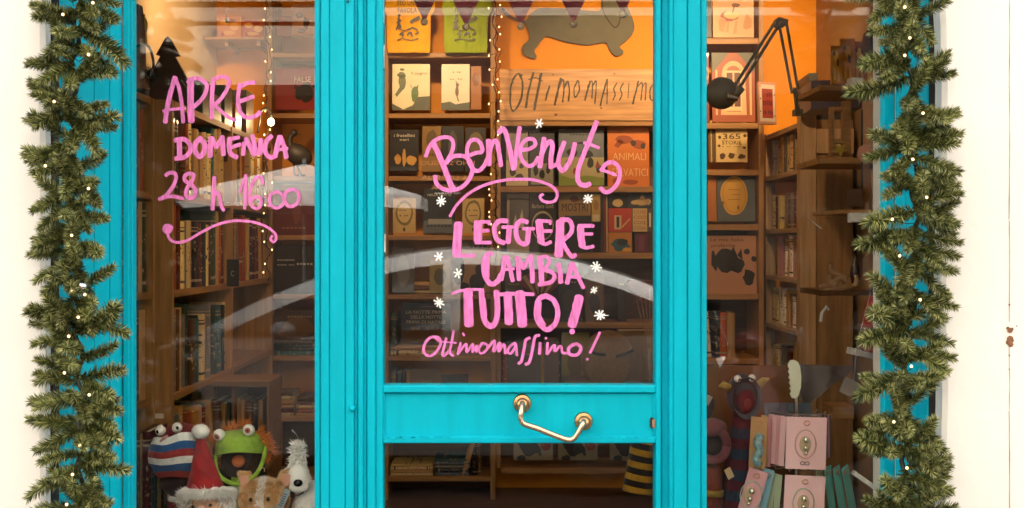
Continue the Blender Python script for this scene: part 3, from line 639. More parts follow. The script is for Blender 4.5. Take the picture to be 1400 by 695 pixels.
for px in (944, 1041): MB().bbox(xp(px-3.5), xp(px+3.5), UY, BY-.01, FLOOR, 2.98, .002).build('upright', PINEZ, sc_)
for y in (52, 168, 232, 307, 402, 490, 580): MB().bbox(xp(947.6), xp(1037.4), UY+.004, BY-.012, zy(y)-.034, zy(y), .002).build('shelf', PINE, sc_)
MB().box(xp(947.6), xp(1037.4), BY-.012, BY-.004, FLOOR, zy(307)-.002).build('back_panel', OAKD, sc_)
# left bookcase along the side wall
FXA, FXB = -1.325, -1.262
SH = [.1, .5, .895, 1.30, 1.68]; TOPZ = 2.07
bl = thing('bookshelf_unit', 'tall pine bookcase receding along the left wall of the shop', 'bookcase', (-1.5, 1.7, FLOOR))
for y0, y1, fx in ((.22, 1.15, FXA), (1.19, 2.95, FXB)):
    for z in SH+[TOPZ-.026]: MB().box(XL+.005, fx-.002, y0+.022, y1-.022, z-.0, z+.026).build('shelf', PINEY, bl)
for y, fx in ((.21, FXA), (1.14, FXA), (1.175, FXB), (2.07, FXB), (2.94, FXB)):
    MB().box(XL+.004, fx, y, y+.022, FLOOR, TOPZ).build('upright', PINEZ, bl)
MB().box(XL+.001, XL+.004, .24, 2.94, FLOOR, TOPZ-.03).build('back_panel', OAKD, bl)
# right bookcase: shelves open to the left, end panel to the street
RX, RY0, RY1 = 1.605, 2.62, 3.36
br = thing('bookshelf_unit', 'greyish pine bookcase with its end panel to the window, right of the 365 STORIE book', 'bookcase', (1.75, 3, FLOOR))
GPINE = wood('greyish_pine', (.42, .27, .15), 'z'); GPINEY = wood('greyish_pine_shelf', (.42, .27, .15), 'y')  # paler and greyer tone than the other pine
MB().bbox(RX-.01, RX+.075, RY0-.03, RY0+.03, FLOOR, 2.26, .003).build('corner_post', GPINE, br)
MB().bbox(RX+.076, XR-.05, RY0-.008, RY0+.015, FLOOR, 2.17, .002).build('end_panel', wood('greyish_pine_panel', (.26, .15, .07), 'z'), br)
MB().bbox(RX+.076, XR-.05, RY0-.02, RY0-.009, 1.99, 2.12, .002).build('rail', GPINE, br)
MB().box(RX-.005, RX+.05, RY1-.06, RY1, FLOOR, 2.17).build('corner_post', GPINE, br)
RS = [.42, .75, 1.05, 1.33, 1.60, 1.91]
for z in RS+[2.155]: MB().box(RX-.012, XR-.06, RY0+.032, RY1-.062, z-.026, z).build('shelf', GPINEY, br)
MB().box(XR-.058, XR-.05, RY0+.02, RY1, FLOOR, 2.15).build('back_panel', OAKD, br)
# ================================================================== BOOKS in rows (each one an object)
CL = [('dark red', '#5c1812'), ('navy', '#18202e'), ('cream', '#c9ac78'), ('dark green', '#27382a'), ('black', '#1b1614'), ('ochre', '#a8741f'), ('rust orange', '#a34a18'),
      ('grey', '#6f6a66'), ('pale yellow', '#d8bd72'), ('white', '#d8cfc0'), ('teal', '#1f5a66'), ('maroon', '#4a1424'), ('brown', '#5b3a20'), ('dusty pink', '#b0727a'), ('slate blue', '#45536b'), ('tan', '#b98d55')]
BM = {n: bookmat(i, h) for i, (n, h) in enumerate(CL)}
BP = {}
def book_proto(cn):
    if cn in BP: return BP[cn]
    mb = MB(); t = .09
    # spine slightly rounded: spine side is -y
    prof = [(0, .03), (.18, .004), (.5, -.008), (.82, .004), (1, .03), (1, .06), (0, .06)]
    n = len(prof); mb.add([(x, y, z) for z in (0, 1) for x, y in prof], [(i, (i+1) % n, (i+1) % n+n, i+n) for i in range(n)]+[tuple(range(n)), tuple(range(2*n-1, n-1, -1))])
    mb.box(0, t, .06, 1, 0, 1); mb.box(1-t, 1, .06, 1, 0, 1); mb.box(t, 1-t, .06, .97, .015, .985, 1)
    me = mb.build('book', [BM[cn], PAGES]); m = me.data; bpy.data.objects.remove(me); BP[cn] = m; return m
ORD = ['first', 'second', 'third', 'fourth', 'fifth', 'sixth', 'seventh', 'eighth', 'ninth', 'tenth', 'eleventh', 'twelfth', 'thirteenth', 'fourteenth', 'fifteenth', 'sixteenth', 'seventeenth', 'eighteenth', 'nineteenth', 'twentieth'] + ['%dth' % k for k in range(21, 60)]
NB = [0]
def put_book(loc, size, rot, cn, label, group, tilt=0, lie=False):
    o = bpy.data.objects.new('book', book_proto(cn)); COL.objects.link(o); o.location = loc; o.scale = size
    o.rotation_euler = (0, tilt, rot); NB[0] += 1
    if lie: o.rotation_euler = (0, PI/2, rot)
    return tag(o, label, 'book', group)
RB = random.Random(5)
PALN = ['dark red', 'ochre', 'cream', 'tan', 'ochre', 'brown', 'rust orange', 'grey', 'pale yellow', 'brown', 'maroon', 'tan', 'black', 'navy', 'teal', 'dark green', 'white']
PALD = ['dark red', 'navy', 'cream', 'dark green', 'black', 'ochre', 'rust orange', 'grey', 'pale yellow', 'brown', 'maroon', 'tan', 'black', 'navy']
def row(start, end, z, facing, place, from_, hmin, hmax, tw=(.014, .04), dep=(.16, .22), pal=PALD, gap=.1, group='books standing on shelves'):
    # facing '-y' : spines to the street, row runs in +x;   '+x': spines to +x, row runs in +y;  '-x': spines to -x, row runs in +y
    a = start[1] if facing != '-y' else start[0]; e = end; k = 0; runh = RB.uniform(hmin, hmax)
    while True:
        w = RB.uniform(*tw)
        if a+w > e: break
        if RB.random() < .25: runh = RB.uniform(hmin, hmax)
        h = runh*RB.uniform(.96, 1.02); d = RB.uniform(*dep); cn = RB.choice(pal); t = 0
        if RB.random() < .12: t = RB.uniform(.04, .13)
        lab = '%s book, %s from %s, %s' % (cn, ORD[k], from_, place)
        if facing == '-y': put_book((a, start[1]+RB.uniform(0, .02), z), (w, d, h), 0, cn, lab, group, -t); 
        elif facing == '+x': put_book((start[0]-RB.uniform(0, .02), a, z), (w, d, h), PI/2, cn, lab, group, -t)
        else: put_book((start[0]+RB.uniform(0, .02), a+w, z), (w, d, h), -PI/2, cn, lab, group, t)
        a += w+.0015+(h*math.sin(t)*.9 if t else 0); k += 1
        if RB.random() < gap: a += RB.uniform(.02, .08)
shn = ['bottom shelf', 'low shelf', 'middle shelf', 'chest-high shelf', 'top shelf']
for i, z in enumerate(SH):
    if i == 0: continue
    bays = [(.235, 1.135, FXA, 'nearest bay'), (1.20, 2.065, FXB, 'second bay'), (2.095, 2.92, FXB, 'farthest bay')]
    for y0, y1, fx, bn in bays:
        if bn == 'nearest bay' and i < 2: continue
        if bn == 'farthest bay' and i < 3: continue
        big = i in (2, 3)
        row((fx-.008, y0), y1, z+.027, '+x', '%s, %s of left bookcase' % (shn[i], bn), 'street', .27, .35, tw=(.030, .060), pal=PALN)
rn = ['lowest shelf', 'second shelf', 'third shelf', 'fourth shelf', 'fifth shelf', 'sixth shelf']
for i, z in enumerate(RS):
    if i == 0: continue
    row((RX+.02, RY0+.04), RY1-.07, z+.001, '-x', '%s of right bookcase' % rn[i], 'street', .17, .235, tw=(.028, .058), pal=['grey', 'white', 'cream', 'white', 'tan', 'dusty pink', 'pale yellow', 'cream', 'grey', 'dark red'], gap=.05)  # pale palette puts the reflected grey veil into the book colours
# low rows, seen frontally in the left window above the toys and under the door rail
row((xp(645), UY+.03), xp(669), zy(652)+.001, '-y', 'bottom shelf below the door rail', 'leaning book', .2, .26, pal=['maroon', 'black', 'brown'])
for i_, (yb, nm_) in enumerate(((490, 'shelf under the dark cat book'), (580, 'shelf behind the blue puppet'))): row((xp(949), UY+.03), xp(1036), zy(yb)+.001, '-y', nm_, 'left', .19, .27, tw=(.022, .048), pal=PALN, gap=.05)
row((xp(533), UY+.03), xp(548), zy(487)+.001, '-y', 'shelf left of LA NOTTE PRIMA', 'left', .2, .27, pal=PALN)
row((xp(686), UY+.05), xp(930), zy(536)+.001, '-y', 'right unit shelf behind the cushion', 'left', .2, .29, tw=(.03, .06), pal=PALN, gap=.05)
row((xp(533), UY+.04), xp(560), zy(570)+.001, '-y', 'shelf level with the pull handle', 'left', .2, .26)
OAKM = wood('mid_brown_wood', (.19, .09, .032), 'x')
fb = thing('bookshelf_unit', 'low pine bookcase behind the frog puppet in the left window', 'bookcase', (-1.1, 2.0, FLOOR)); fy = 1.75
fz = P(0, 634, fy)[2]; fx0, fx1 = P(262, 0, fy)[0], P(366, 0, fy)[0]
for px in (262, 318, 366): MB().bbox(P(px-1.6,0,fy)[0], P(px+1.6,0,fy)[0], fy, fy+.26, FLOOR, P(0,524,fy)[2], .002).build('upright', OAKM, fb)
for y in (522, 634, 745):
    MB().bbox(fx0-.01, fx1+.01, fy-.004, fy+.262, P(0,y,fy)[2]-.024, P(0,y,fy)[2], .002).build('shelf', OAKM, fb)
MB().box(fx0, fx1, fy+.263, fy+.27, FLOOR, P(0,522,fy)[2]-.03).build('back_panel', OAKD, fb)
row((P(265,0,fy)[0], fy+.02), P(315,0,fy)[0], fz+.001, '-y', 'low bookcase left of the frog puppet', 'left', .24, .30, pal=['brown', 'tan', 'cream', 'dark red', 'white', 'dark green', 'ochre'], gap=0)
row((P(321,0,fy)[0], fy+.02), P(362,0,fy)[0], fz+.001, '-y', 'low bookcase behind the frog puppet', 'left', .24, .30, pal=['brown', 'tan', 'cream', 'ochre', 'navy', 'black'], gap=0)
# books standing in the window bed, far left
by_ = .42
for k, (px0, px1, cn, top) in enumerate(((186,190.5,'brown',592),(191,193.5,'tan',594),(194,205,'maroon',591),(206,210,'slate blue',640),(210.5,214,'teal',606),(214.5,219,'tan',612),(219.5,223,'navy',618),(223.5,227,'grey',622))):
    x0, x1 = P(px0,0,by_)[0], P(px1,0,by_)[0]; zb_ = .62
    put_book((x0, by_, zb_), (x1-x0, .17, P(0,top,by_)[2]-zb_), 0, cn, '%s book, %s from left jamb, behind striped puppet' % (cn, ORD[k]), 'books standing in the window bed')
# flat stacks
def stack(px0, px1, ybase, hs, Y, cols, place, d=.2):
    z = P(0, ybase, Y)[2]
    for k, (h, cn) in enumerate(zip(hs, cols)):
        x0 = P(px0, 0, Y)[0]+RB.uniform(-.006, .006); x1 = P(px1, 0, Y)[0]+RB.uniform(-.006, .006)
        o = put_book((x0, Y, z+h), (h, d, x1-x0), 0, cn, '%s book, %s from bottom of flat stack %s' % (cn, ORD[k], place), 'books lying in flat stacks', lie=True)
        z += h+.0008
stack(534, 592, 651, [.018, .016, .018, .015], UY+.03, ['cream', 'tan', 'cream', 'pale yellow'], 'leftmost under the door rail')
stack(595, 641, 651, [.02, .022, .018, .02, .016], UY+.03, ['slate blue', 'navy', 'grey', 'slate blue', 'teal'], 'in the middle under the door rail')
stack(376, 428, 486.5, [.026, .02, .024, .02, .022], UY+.03, ['teal', 'black', 'dark green', 'grey', 'brown'], 'behind the mullion of the left window')
stack(374, 402, 569.5, [.02, .024, .018, .03, .022, .02], UY+.03, ['cream', 'dark red', 'tan', 'ochre', 'cream', 'brown'], 'low behind the frog puppet')
stack(406, 430, 569.5, [.02, .02, .024, .018, .03], UY+.03, ['tan', 'rust orange', 'cream', 'dark red', 'brown'], 'low behind the white horse')
stack(534, 622, 486.5, [.03, .028], UY+.03, ['cream', 'tan'], 'under LA NOTTE PRIMA'); stack(540, 600, 402.5, [.022, .02, .026], UY+.05, ['cream', 'brown', 'tan'], 'left of the TUTTO lettering')
o = put_book(((xp(629)), UY+.03, zy(652)+.002), (.03, .17, .235), 0, 'tan', 'tan book leaning to the right on the bottom shelf under the door rail', None, tilt=.30)
# ================================================================== books shown face out
def blob(cx, cy, rx, ry, seed=0, n=14, amp=.25):
    return [(cx+rx*math.cos(2*PI*i/n)*(1+amp*noise.noise(Vector((math.cos(2*PI*i/n)*1.3, math.sin(2*PI*i/n)*1.3, seed)))), cy+ry*math.sin(2*PI*i/n)*(1+amp*noise.noise(Vector((math.cos(2*PI*i/n)*1.3, math.sin(2*PI*i/n)*1.3, seed))))) for i in range(n)]
def rect(u0, v0, u1, v1): return [(u0, v0), (u1, v0), (u1, v1), (u0, v1)]
def squig(u0, v0, u1, h, n=7, seed=1):                            # a line of writing too small to read
    R = random.Random(seed); out = []; w = (u1-u0)/n
    for i in range(n):
        if R.random() < .85: out.append(rect(u0+i*w, v0-h*R.uniform(.3, .5), u0+i*w+w*.7, v0+h*R.uniform(.3, .5)))
    return out
def cover(px0, py0, px1, py1, base_, label, art=(), text=(), Y=UY+.03, lean=.06, th=.016, name='book', cat='book', group='picture books shown face out', par=None):
    (x0, _, z1), (x1, _, z0) = P(px0, py0, Y), P(px1, py1, Y); w, h = x1-x0, z1-z0
    t = thing(name, label, cat, ((x0+x1)/2, Y, z0), group); ox, oy, oz = ORG[t.name]; ORG[t.name] = (0, 0, 0)
    pm = paper(base_)
    MB().bbox(-w/2, w/2, -.0, .002, 0, h, .0006).build('front_cover', pm, t); MB().box(-w/2, w/2, th-.002, th, 0, h).build('back_cover', pm, t)
    MB().box(-w/2, -w/2+.002, .0021, th-.0021, 0, h).build('spine', pm, t); MB().box(-w/2+.0021, w/2-.004, .0021, th-.0021, .003, h-.003).build('pages', PAGES, t)
    if art:
        mb = MB(); ms = []
        for k, (c, polys) in enumerate(art):
            m = paper(c)
            if m not in ms: ms.append(m)
            if polys and not isinstance(polys[0][0], (list, tuple)): polys = [polys]
            for pg in polys: 
                pg = [(min(1, max(0, u)), min(1, max(0, v))) for u, v in pg]
                mb.add([(-w/2+u*w, -.0004-k*.00025, h-v*h) for u, v in pg], [tuple(range(len(pg)))], ms.index(m))
        mb.build('cover_art', ms, t)
    for (s, u, v, hh, ww, c) in text:
        mb = MB(); textmb(mb, s, -w/2+u*w, h-v*h, hh*h, -.0022-len(art)*.00025, width=ww*w if ww else None); mb.build('title', paper(c), t)
    ORG[t.name] = (ox, oy, oz); t.rotation_euler = (-lean, 0, 0); return t
def fig(cx, cy, s, seed=0):                                       # small upright figure of a few blobs
    return [blob(cx, cy, .5*s, .9*s, seed, 12), blob(cx+.1*s, cy-1.1*s, .42*s, .4*s, seed+1, 10), [(cx-.3*s, cy-1.4*s), (cx-.35*s, cy-2.0*s), (cx, cy-1.5*s)], [(cx+.1*s, cy+.7*s), (cx+.6*s, cy+1.6*s), (cx+.3*s, cy+1.7*s), (cx-.2*s, cy+.7*s)]]
cover(536,87,587.5,150.5,'#efe2bb','white picture book with green frogs under the yellow T-shirt',
  [('#6d7550', [blob(.27,.4,.10,.17,1), blob(.25,.24,.11,.07,2), [(.2,.5),(.08,.66),(.12,.72),(.3,.55)], [(.14,.27),(.12,.2),(.2,.27)], blob(.26,.12,.06,.03,4)]), ('#5f7a45', [blob(.6,.66,.1,.17,5), [(.5,.5),(.46,.42),(.56,.55)],[(.64,.5),(.7,.44),(.68,.58)]]), ('#5a5f50', [[(0,.86),(.3,.99),(.55,.9),(.68,.72),(1,.7),(1,1),(0,1)]])],
  [('Il sogno', .72, .2, .055, .42, '#8a7a5a')])
cover(603.5,87,642,150.5,'#efe4cb','white picture book with a small fox, under the green T-shirt',
  [('#7a5a4a', fig(.55,.6,.13,3)), ('#5a5f52', [[(0,.85),(.3,.82),(.5,.88),(1,.83),(1,1),(0,1)]]), ('#8d8066', squig(.3,.33,.75,.03,5,4)+squig(.4,.18,.7,.03,4,5))])
cover(643.5,90,658,150,'#a5662a','brown picture book half hidden right of the fox book', [('#8a4f1e', blob(.5,.3,.4,.15,2))], Y=UY+.05)
cover(533,177,572,234,'#1a1210','black picture book with three yellow figures and white title',
  [('#cf9a4a', [blob(.28,.72,.12,.12,1), blob(.5,.68,.07,.2,2), blob(.75,.74,.17,.12,4), blob(.28,.64,.06,.05,8), blob(.5,.52,.04,.06,9)])], [('i fratellini', .5, .14, .075, .72, '#d9cdb8'), ('neri', .5, .24, .07, .3, '#d9cdb8')])
cover(577,172,603,235,'#8a6420','ochre book with small title right of the three yellow figures', [('#5f4216', blob(.5,.3,.3,.2,3))], [('Uncle', .5,.62,.09,.8,'#3a2412')])
cover(604,172,634,235,'#171211','black book with grey drawing behind the letter B', [('#4c4440', [blob(.5,.4,.2,.3,7), blob(.6,.7,.2,.1,2)])])
cover(636,174,664,235,'#2a211c','dark book with pale patch behind the letter n', [('#70603f', blob(.5,.35,.35,.25,5))])
for a, b, s in ((537,568,'left of the mirrored letters'), (632,662,'under the word Benvenutə')):
    cover(a,271,b,319,'#c5a464','cream book with an ornate oval frame, '+s, [('#7c6a34', [blob(.5,.42,.38,.36,a,18,.12)]), ('#c9ab6c', [blob(.5,.42,.30,.28,a,18,.1)]), ('#5f4a20', squig(.28,.35,.72,.04,4,a)+squig(.3,.5,.7,.04,4,b)+[blob(.5,.9,.06,.06,3)])])
cover(579,258,622,319,'#161719','black book behind the orange sticker letters', [('#5a5f63', rect(0,.72,1,1)), ('#8f8d85', rect(.15,.68,.9,.8)), ('#2a2c2e', squig(.1,.84,.9,.05,7,3))], [('NELLA NOTTE', .5,.14,.05,.75,'#b9b0a0')])
cover(536,338,566,401,'#4a433c','grey book behind the left white snowflake', [('#6b6358', blob(.5,.5,.3,.35,2))])
cover(587,356,616,401,'#9a8440','olive yellow book left of the TUTTO lettering', [('#5a4d22', blob(.5,.5,.3,.25,6))])
cover(619,330,672,401,'#9a7145','tan picture book of dark cats behind the word CAMBIA',
  [('#2a1712', [blob(.15,.55,.16,.3,1), blob(.62,.8,.2,.18,4), [(.05,.35),(.1,.2),(.2,.34)], blob(.72,.55,.16,.12,5), blob(.3,.88,.12,.1,9)]), ('#5f3a22', squig(.2,.1,.9,.06,6,2))], [('TEATRO', .62,.07,.08,.5,'#4a2414')])
cover(549,414,616,452,'#14100e','black landscape book titled LA NOTTE PRIMA DELLA NOTTE PRIMA DI NATALE',
  [('#8a5a34', squig(.3,.14,.75,.05,9,2)+squig(.2,.93,.9,.10,7,8))], [('LA NOTTE PRIMA', .5,.34,.115,.82,'#cdbfa4'), ('DELLA NOTTE', .5,.52,.115,.62,'#cdbfa4'), ('PRIMA DI NATALE', .5,.70,.115,.8,'#cdbfa4')], Y=UY+.02)
cover(376,93,431,150,'#8a2018','red picture book titled FALSE with a black crab, in the left window',
  [('#1c1412', [blob(.72,.62,.25,.22,3,16,.5), [(.45,.5),(.5,.36),(.58,.5)], [(.66,.42),(.72,.34),(.8,.42)], [(.9,.44),(.97,.38),(1,.5)]])], [('FALSE', .68,.27,.13,.42,'#d9b8a4')])
cover(374,260,431,321,'#5e130d','dark red picture book below the standing bird', [('#7a3a20', [blob(.55,.5,.1,.25,2), blob(.6,.3,.06,.1,3)]), ('#9a6a3a', squig(.2,.85,.8,.04,6,7))])
cover(374,336,431,402,'#241611','dark brown book with one line of small white writing', [('#b0a494', squig(.08,.3,.5,.035,9,11)+squig(.08,.4,.5,.03,9,12)+squig(.55,.38,.95,.05,5,13))])
cover(376,424,430,470,'#4d3217','brown landscape picture book lying on the dark stack', [('#6f4a1c', [blob(.6,.5,.4,.3,2), blob(.3,.7,.25,.15,4)]), ('#9d7b45', squig(.15,.2,.95,.06,10,2))])
cover(692,177,722,254,'#8d867a','grey and white illustrated book behind the letter V', [('#c0ad84', rect(0,.55,1,1)), ('#4c4540', [blob(.3,.75,.15,.08,2), blob(.6,.85,.2,.06,3), blob(.7,.65,.1,.05,7)])])
cover(724,178,758,254,'#3a3c3e','slate book with small people, left of the letter u', [('#8b8674', rect(.05,.6,.95,.98)), ('#231f1e', [blob(.25,.72,.1,.1,2), blob(.5,.8,.12,.08,3), blob(.75,.7,.08,.1,7), blob(.4,.63,.07,.05,1)])])
cover(764,176,826,254,'#6a7078','grey-blue picture book of a crowd on green grass',
  [('#a89a6c', rect(0,.5,1,.9)), ('#7d8a34', [[(0,.8),(.3,.88),(.6,.82),(1,.86),(1,1),(0,1)]]), ('#2c2a2c', [blob(.3,.42,.12,.08,1), blob(.62,.44,.14,.07,2), blob(.5,.25,.1,.02,3), blob(.2,.62,.05,.08,3), blob(.45,.66,.05,.1,5), blob(.7,.6,.07,.1,7), blob(.88,.7,.06,.08,8)]), ('#8c2f20', [[(.8,.68),(.86,.55),(.92,.68)], blob(.35,.75,.04,.06,3)]), ('#3a3a40', squig(.25,.1,.8,.03,8,3))])
cover(831,172,888,256,'#d0701c','bright orange picture book titled ANIMALI SELVATICI',
  [('#9a4210', [blob(.4,.22,.22,.07,2), [(.15,.32),(.3,.2),(.4,.26),(.25,.36)], blob(.75,.3,.16,.08,4), blob(.2,.9,.1,.05,5), blob(.55,.92,.2,.04,6)]), ('#3c2410', [blob(.62,.28,.07,.05,1), blob(.85,.33,.06,.05,3)])], [('ANIMALI', .52,.5,.12,.8,'#e8b070'), ('SELVATICI', .53,.76,.13,.86,'#e8b070')])
cover(693,265,723,345,'#a8947a','book with a framed grey photograph on its cover', [('#5d5852', rect(.12,.08,1,.62)), ('#b5aa92', [[(.2,.6),(.4,.35),(.5,.55),(.7,.25),(.8,.58)]])])
cover(724,264,760,345,'#1b1310','black book with a ring of white letters, behind the word LEGGERE', [('#a59a84', [blob(.5,.55,.42,.25,1,20,.02)]), ('#1b1310', [blob(.5,.56,.38,.22,1,20,.02)]), ('#453a30', [blob(.5,.6,.2,.12,4)])], [('Barbara Gold', .5,.22,.07,.8,'#b8a98c')])
cover(764,264,808,345,'#8c6a3a','brown book titled MOSTRI with a black panel', [('#15100e', rect(.2,.38,1,1)), ('#5f2d16', [blob(.5,.1,.15,.05,2)])], [('MOSTRI', .5,.24,.13,.8,'#3a1c10')])
cover(809,265,821,303,'#b08e40','narrow yellow card right of the MOSTRI book', [('#8f6d30', blob(.5,.4,.3,.2,4)), ('#cdb98c', rect(.1,.75,.9,1))], Y=UY+.02)
for k, (a, b, c) in enumerate(((822,825.5,'#2b2018'),(826,829,'#7a1c18'),(829.3,831,'#c9ad7c'))): cover(a,267,b,345,c,['dark brown','dark red','cream'][k]+' thin book right of the MOSTRI book', group='thin books beside MOSTRI')
cover(832,268,857,284.5,'#16130f','small black book with a cream apple shape', [('#c9ab74', [blob(.5,.6,.3,.33,3)])], Y=UY+.045)
cover(858,263,892,284.5,'#26303c','navy landscape book with a lying cream fox', [('#c2a06a', [blob(.5,.65,.4,.2,3,16,.5), blob(.6,.35,.1,.16,2), blob(.82,.6,.12,.2,5)])], Y=UY+.045)
cover(832,285,864,317,'#b8371a','red square book with a dark doorway', [('#c9a87a', rect(.25,.3,.55,.9)), ('#2b1a14', [rect(.34,.36,.46,.82)]), ('#caa060', [[(.55,.78),(.9,.42),(.93,.46),(.6,.84)]])], Y=UY+.04, lean=.04)
cover(865,285,885,317,'#cfae76','small cream book titled COSE COSÌ COSE COSA', [], [(s, .5, .15+.23*i, .14, .84, '#a5502c') for i, s in enumerate(('COSE', 'COSÌ', 'COSE', 'COSA'))], Y=UY+.04, lean=.04)
cover(886,285,893,317,'#4a4034','dark book cut off by the door stile', [('#cdbd98', rect(.2,.2,.6,.8))], Y=UY+.04)
cover(832,318,864,345.5,'#c07a18','orange square book with a teal fish', [('#24525c', [blob(.5,.6,.38,.3,2,14,.5)]), ('#14202a', [blob(.6,.48,.25,.16,6)]), ('#d99a3a', [blob(.8,.85,.2,.1,7)])], lean=.03)
cover(868,320,887,345.5,'#5d2038','maroon book below COSE COSÌ', [('#7a3048', rect(.3,.1,.7,.9))], lean=.03)
cover(768,455,806,536,'#7a6a24','olive yellow box standing under the lettering', [('#5d4c18', blob(.5,.5,.3,.25,6))])
for k, a in enumerate((702, 763, 834)):
    cover(a,590,a+54,629.5,'#8f8266',['left','middle','right'][k]+' of three cream magazines with a black animal and red disc, below the door rail',
      [('#1c1410', [blob(.42,.55,.26,.28,2,16,.4), blob(.18,.25,.1,.25,5), [(.6,.5),(.72,.8),(.66,.86),(.55,.6)], blob(.2,.93,.12,.1,3)]), ('#8c1d1a', [blob(.82,.48,.13,.19,1,18,.02)]), ('#b8a98c', [squig(.74,.48,.9,.03,3,4)[0]])], group='magazines in a row on the lowest shelf', Y=UY+.03, lean=.02)
cover(975,-6,1031,51.5,'#c9986a','tan poster book with a drawn bird, at the top of the right window',
  [('#8a2a34', [blob(.4,.48,.22,.13,2)]), ('#d2a35c', [blob(.45,.45,.19,.11,3)]), ('#b07840', [blob(.22,.68,.1,.16,5,14,.6), blob(.85,.65,.1,.2,7,14,.6), [(.36,.6),(.4,.6),(.38,.86),(.3,.88)], [(.55,.6),(.6,.6),(.57,.9),(.48,.92)]]), ('#6a3a28', [blob(.56,.22,.1,.05,4), [(.5,.25),(.54,.25),(.5,.4),(.46,.4)]])])
cover(962,-6,973,51.5,'#3a4248','dark slate book left of the tan bird poster')
arch = [(.5+.17*math.cos(PI*i/12), .29-.1*math.sin(PI*i/12)) for i in range(13)]
cover(974,71,1033,167,'#9c4a26','big picture book shaped like a red house with an arched window',
  [('#5a5a4c', [[(0,0),(.4,0),(0,.3)], [(.6,0),(1,0),(1,.3)]]), ('#d0a878', [[(.5+.27*math.cos(PI*i/12), .32-.2*math.sin(PI*i/12)) for i in range(13)]+[(.2,.9),(.8,.9)], rect(.08,.25,.13,.9), rect(.87,.25,.92,.9)]), ('#a05a34', arch+[(.33,.85),(.67,.85)]), ('#e0bd8c', [rect(.3,.26,.7,.84)]), ('#5f3320', [rect(.34,.29,.48,.5), rect(.52,.29,.66,.5), rect(.34,.54,.48,.78), rect(.52,.54,.66,.78)])])
cover(950,71,970,167,'#7a2c1c','dark red book left of the red house book', [('#c98a5c', [blob(.8,.3,.25,.1,1,16,.02)]), ('#7a2c1c', [blob(.8,.3,.15,.05,1,16,.02)])])
cover(979,163,1022,222,'#d9b878','cream storybook titled 365 STORIE', 
  [('#8a7a4a', [blob(.6,.1,.4,.06,2,14,.5), blob(.12,.15,.07,.07,3)]), ('#5a3a1c', [blob(.12,.42,.05,.04,1), blob(.93,.38,.06,.04,2), blob(.1,.62,.05,.03,3), blob(.9,.66,.05,.03,4), blob(.2,.86,.1,.07,5,12,.5), blob(.5,.85,.12,.06,6,12,.6), blob(.82,.87,.12,.06,7,12,.5)]+squig(.25,.27,.8,.02,8,3)+squig(.2,.64,.85,.015,9,5))],
  [('365', .5,.40,.125,.56,'#4a3a20'), ('STORIE', .5,.545,.085,.62,'#3f2f1a')], lean=.04)
for k, (a, b, c) in enumerate(((969,971.5,'#6a4a1c'),(972,974,'#c9a050'),(974.5,978.5,'#5a451c'))): cover(a,164,b,222,c,['brown','yellow','dark olive'][k]+' thin book left of the 365 STORIE book', group='thin books beside 365 STORIE')
cover(981,236,1033,303,'#5d6468','blue-grey book with a yellow oval label', [('#d8a23c', [blob(.45,.47,.36,.40,1,26,.10)]), ('#c08a2c', [blob(.45,.47,.31,.36,1,26,.10)]), ('#d8a23c', [blob(.45,.47,.29,.34,1,26,.10)]), ('#8a5f1c', squig(.3,.35,.6,.02,6,1)+squig(.28,.45,.62,.02,6,2)+squig(.3,.55,.6,.02,5,3)+[blob(.15,.62,.03,.04,2), blob(.55,.72,.03,.04,3)])])
cover(958,237,966,303,'#3f6a3a','green thin book at the left edge of the right window'); cover(968,236,980,303,'#b8702a','orange book left of the yellow oval label')
cover(962,322,1035,402,'#c08a68','peach picture book with a dark cat, titled Le mie fiabe preferite',
  [('#26201e', [blob(.45,.42,.24,.2,2,16,.3), blob(.62,.5,.14,.14,4), [(.52,.32),(.56,.18),(.64,.34)], [(.64,.34),(.72,.22),(.74,.42)], [(.16,.28),(.2,.25),(.28,.5),(.24,.62),(.15,.5)], blob(.86,.72,.12,.12,6,12,.6), blob(.82,.28,.06,.05,3), blob(.95,.4,.05,.05,4)])], [('Le mie fiabe', .45,.07,.06,.62,'#5a3020'), ('preferite', .38,.17,.06,.45,'#5a3020')])
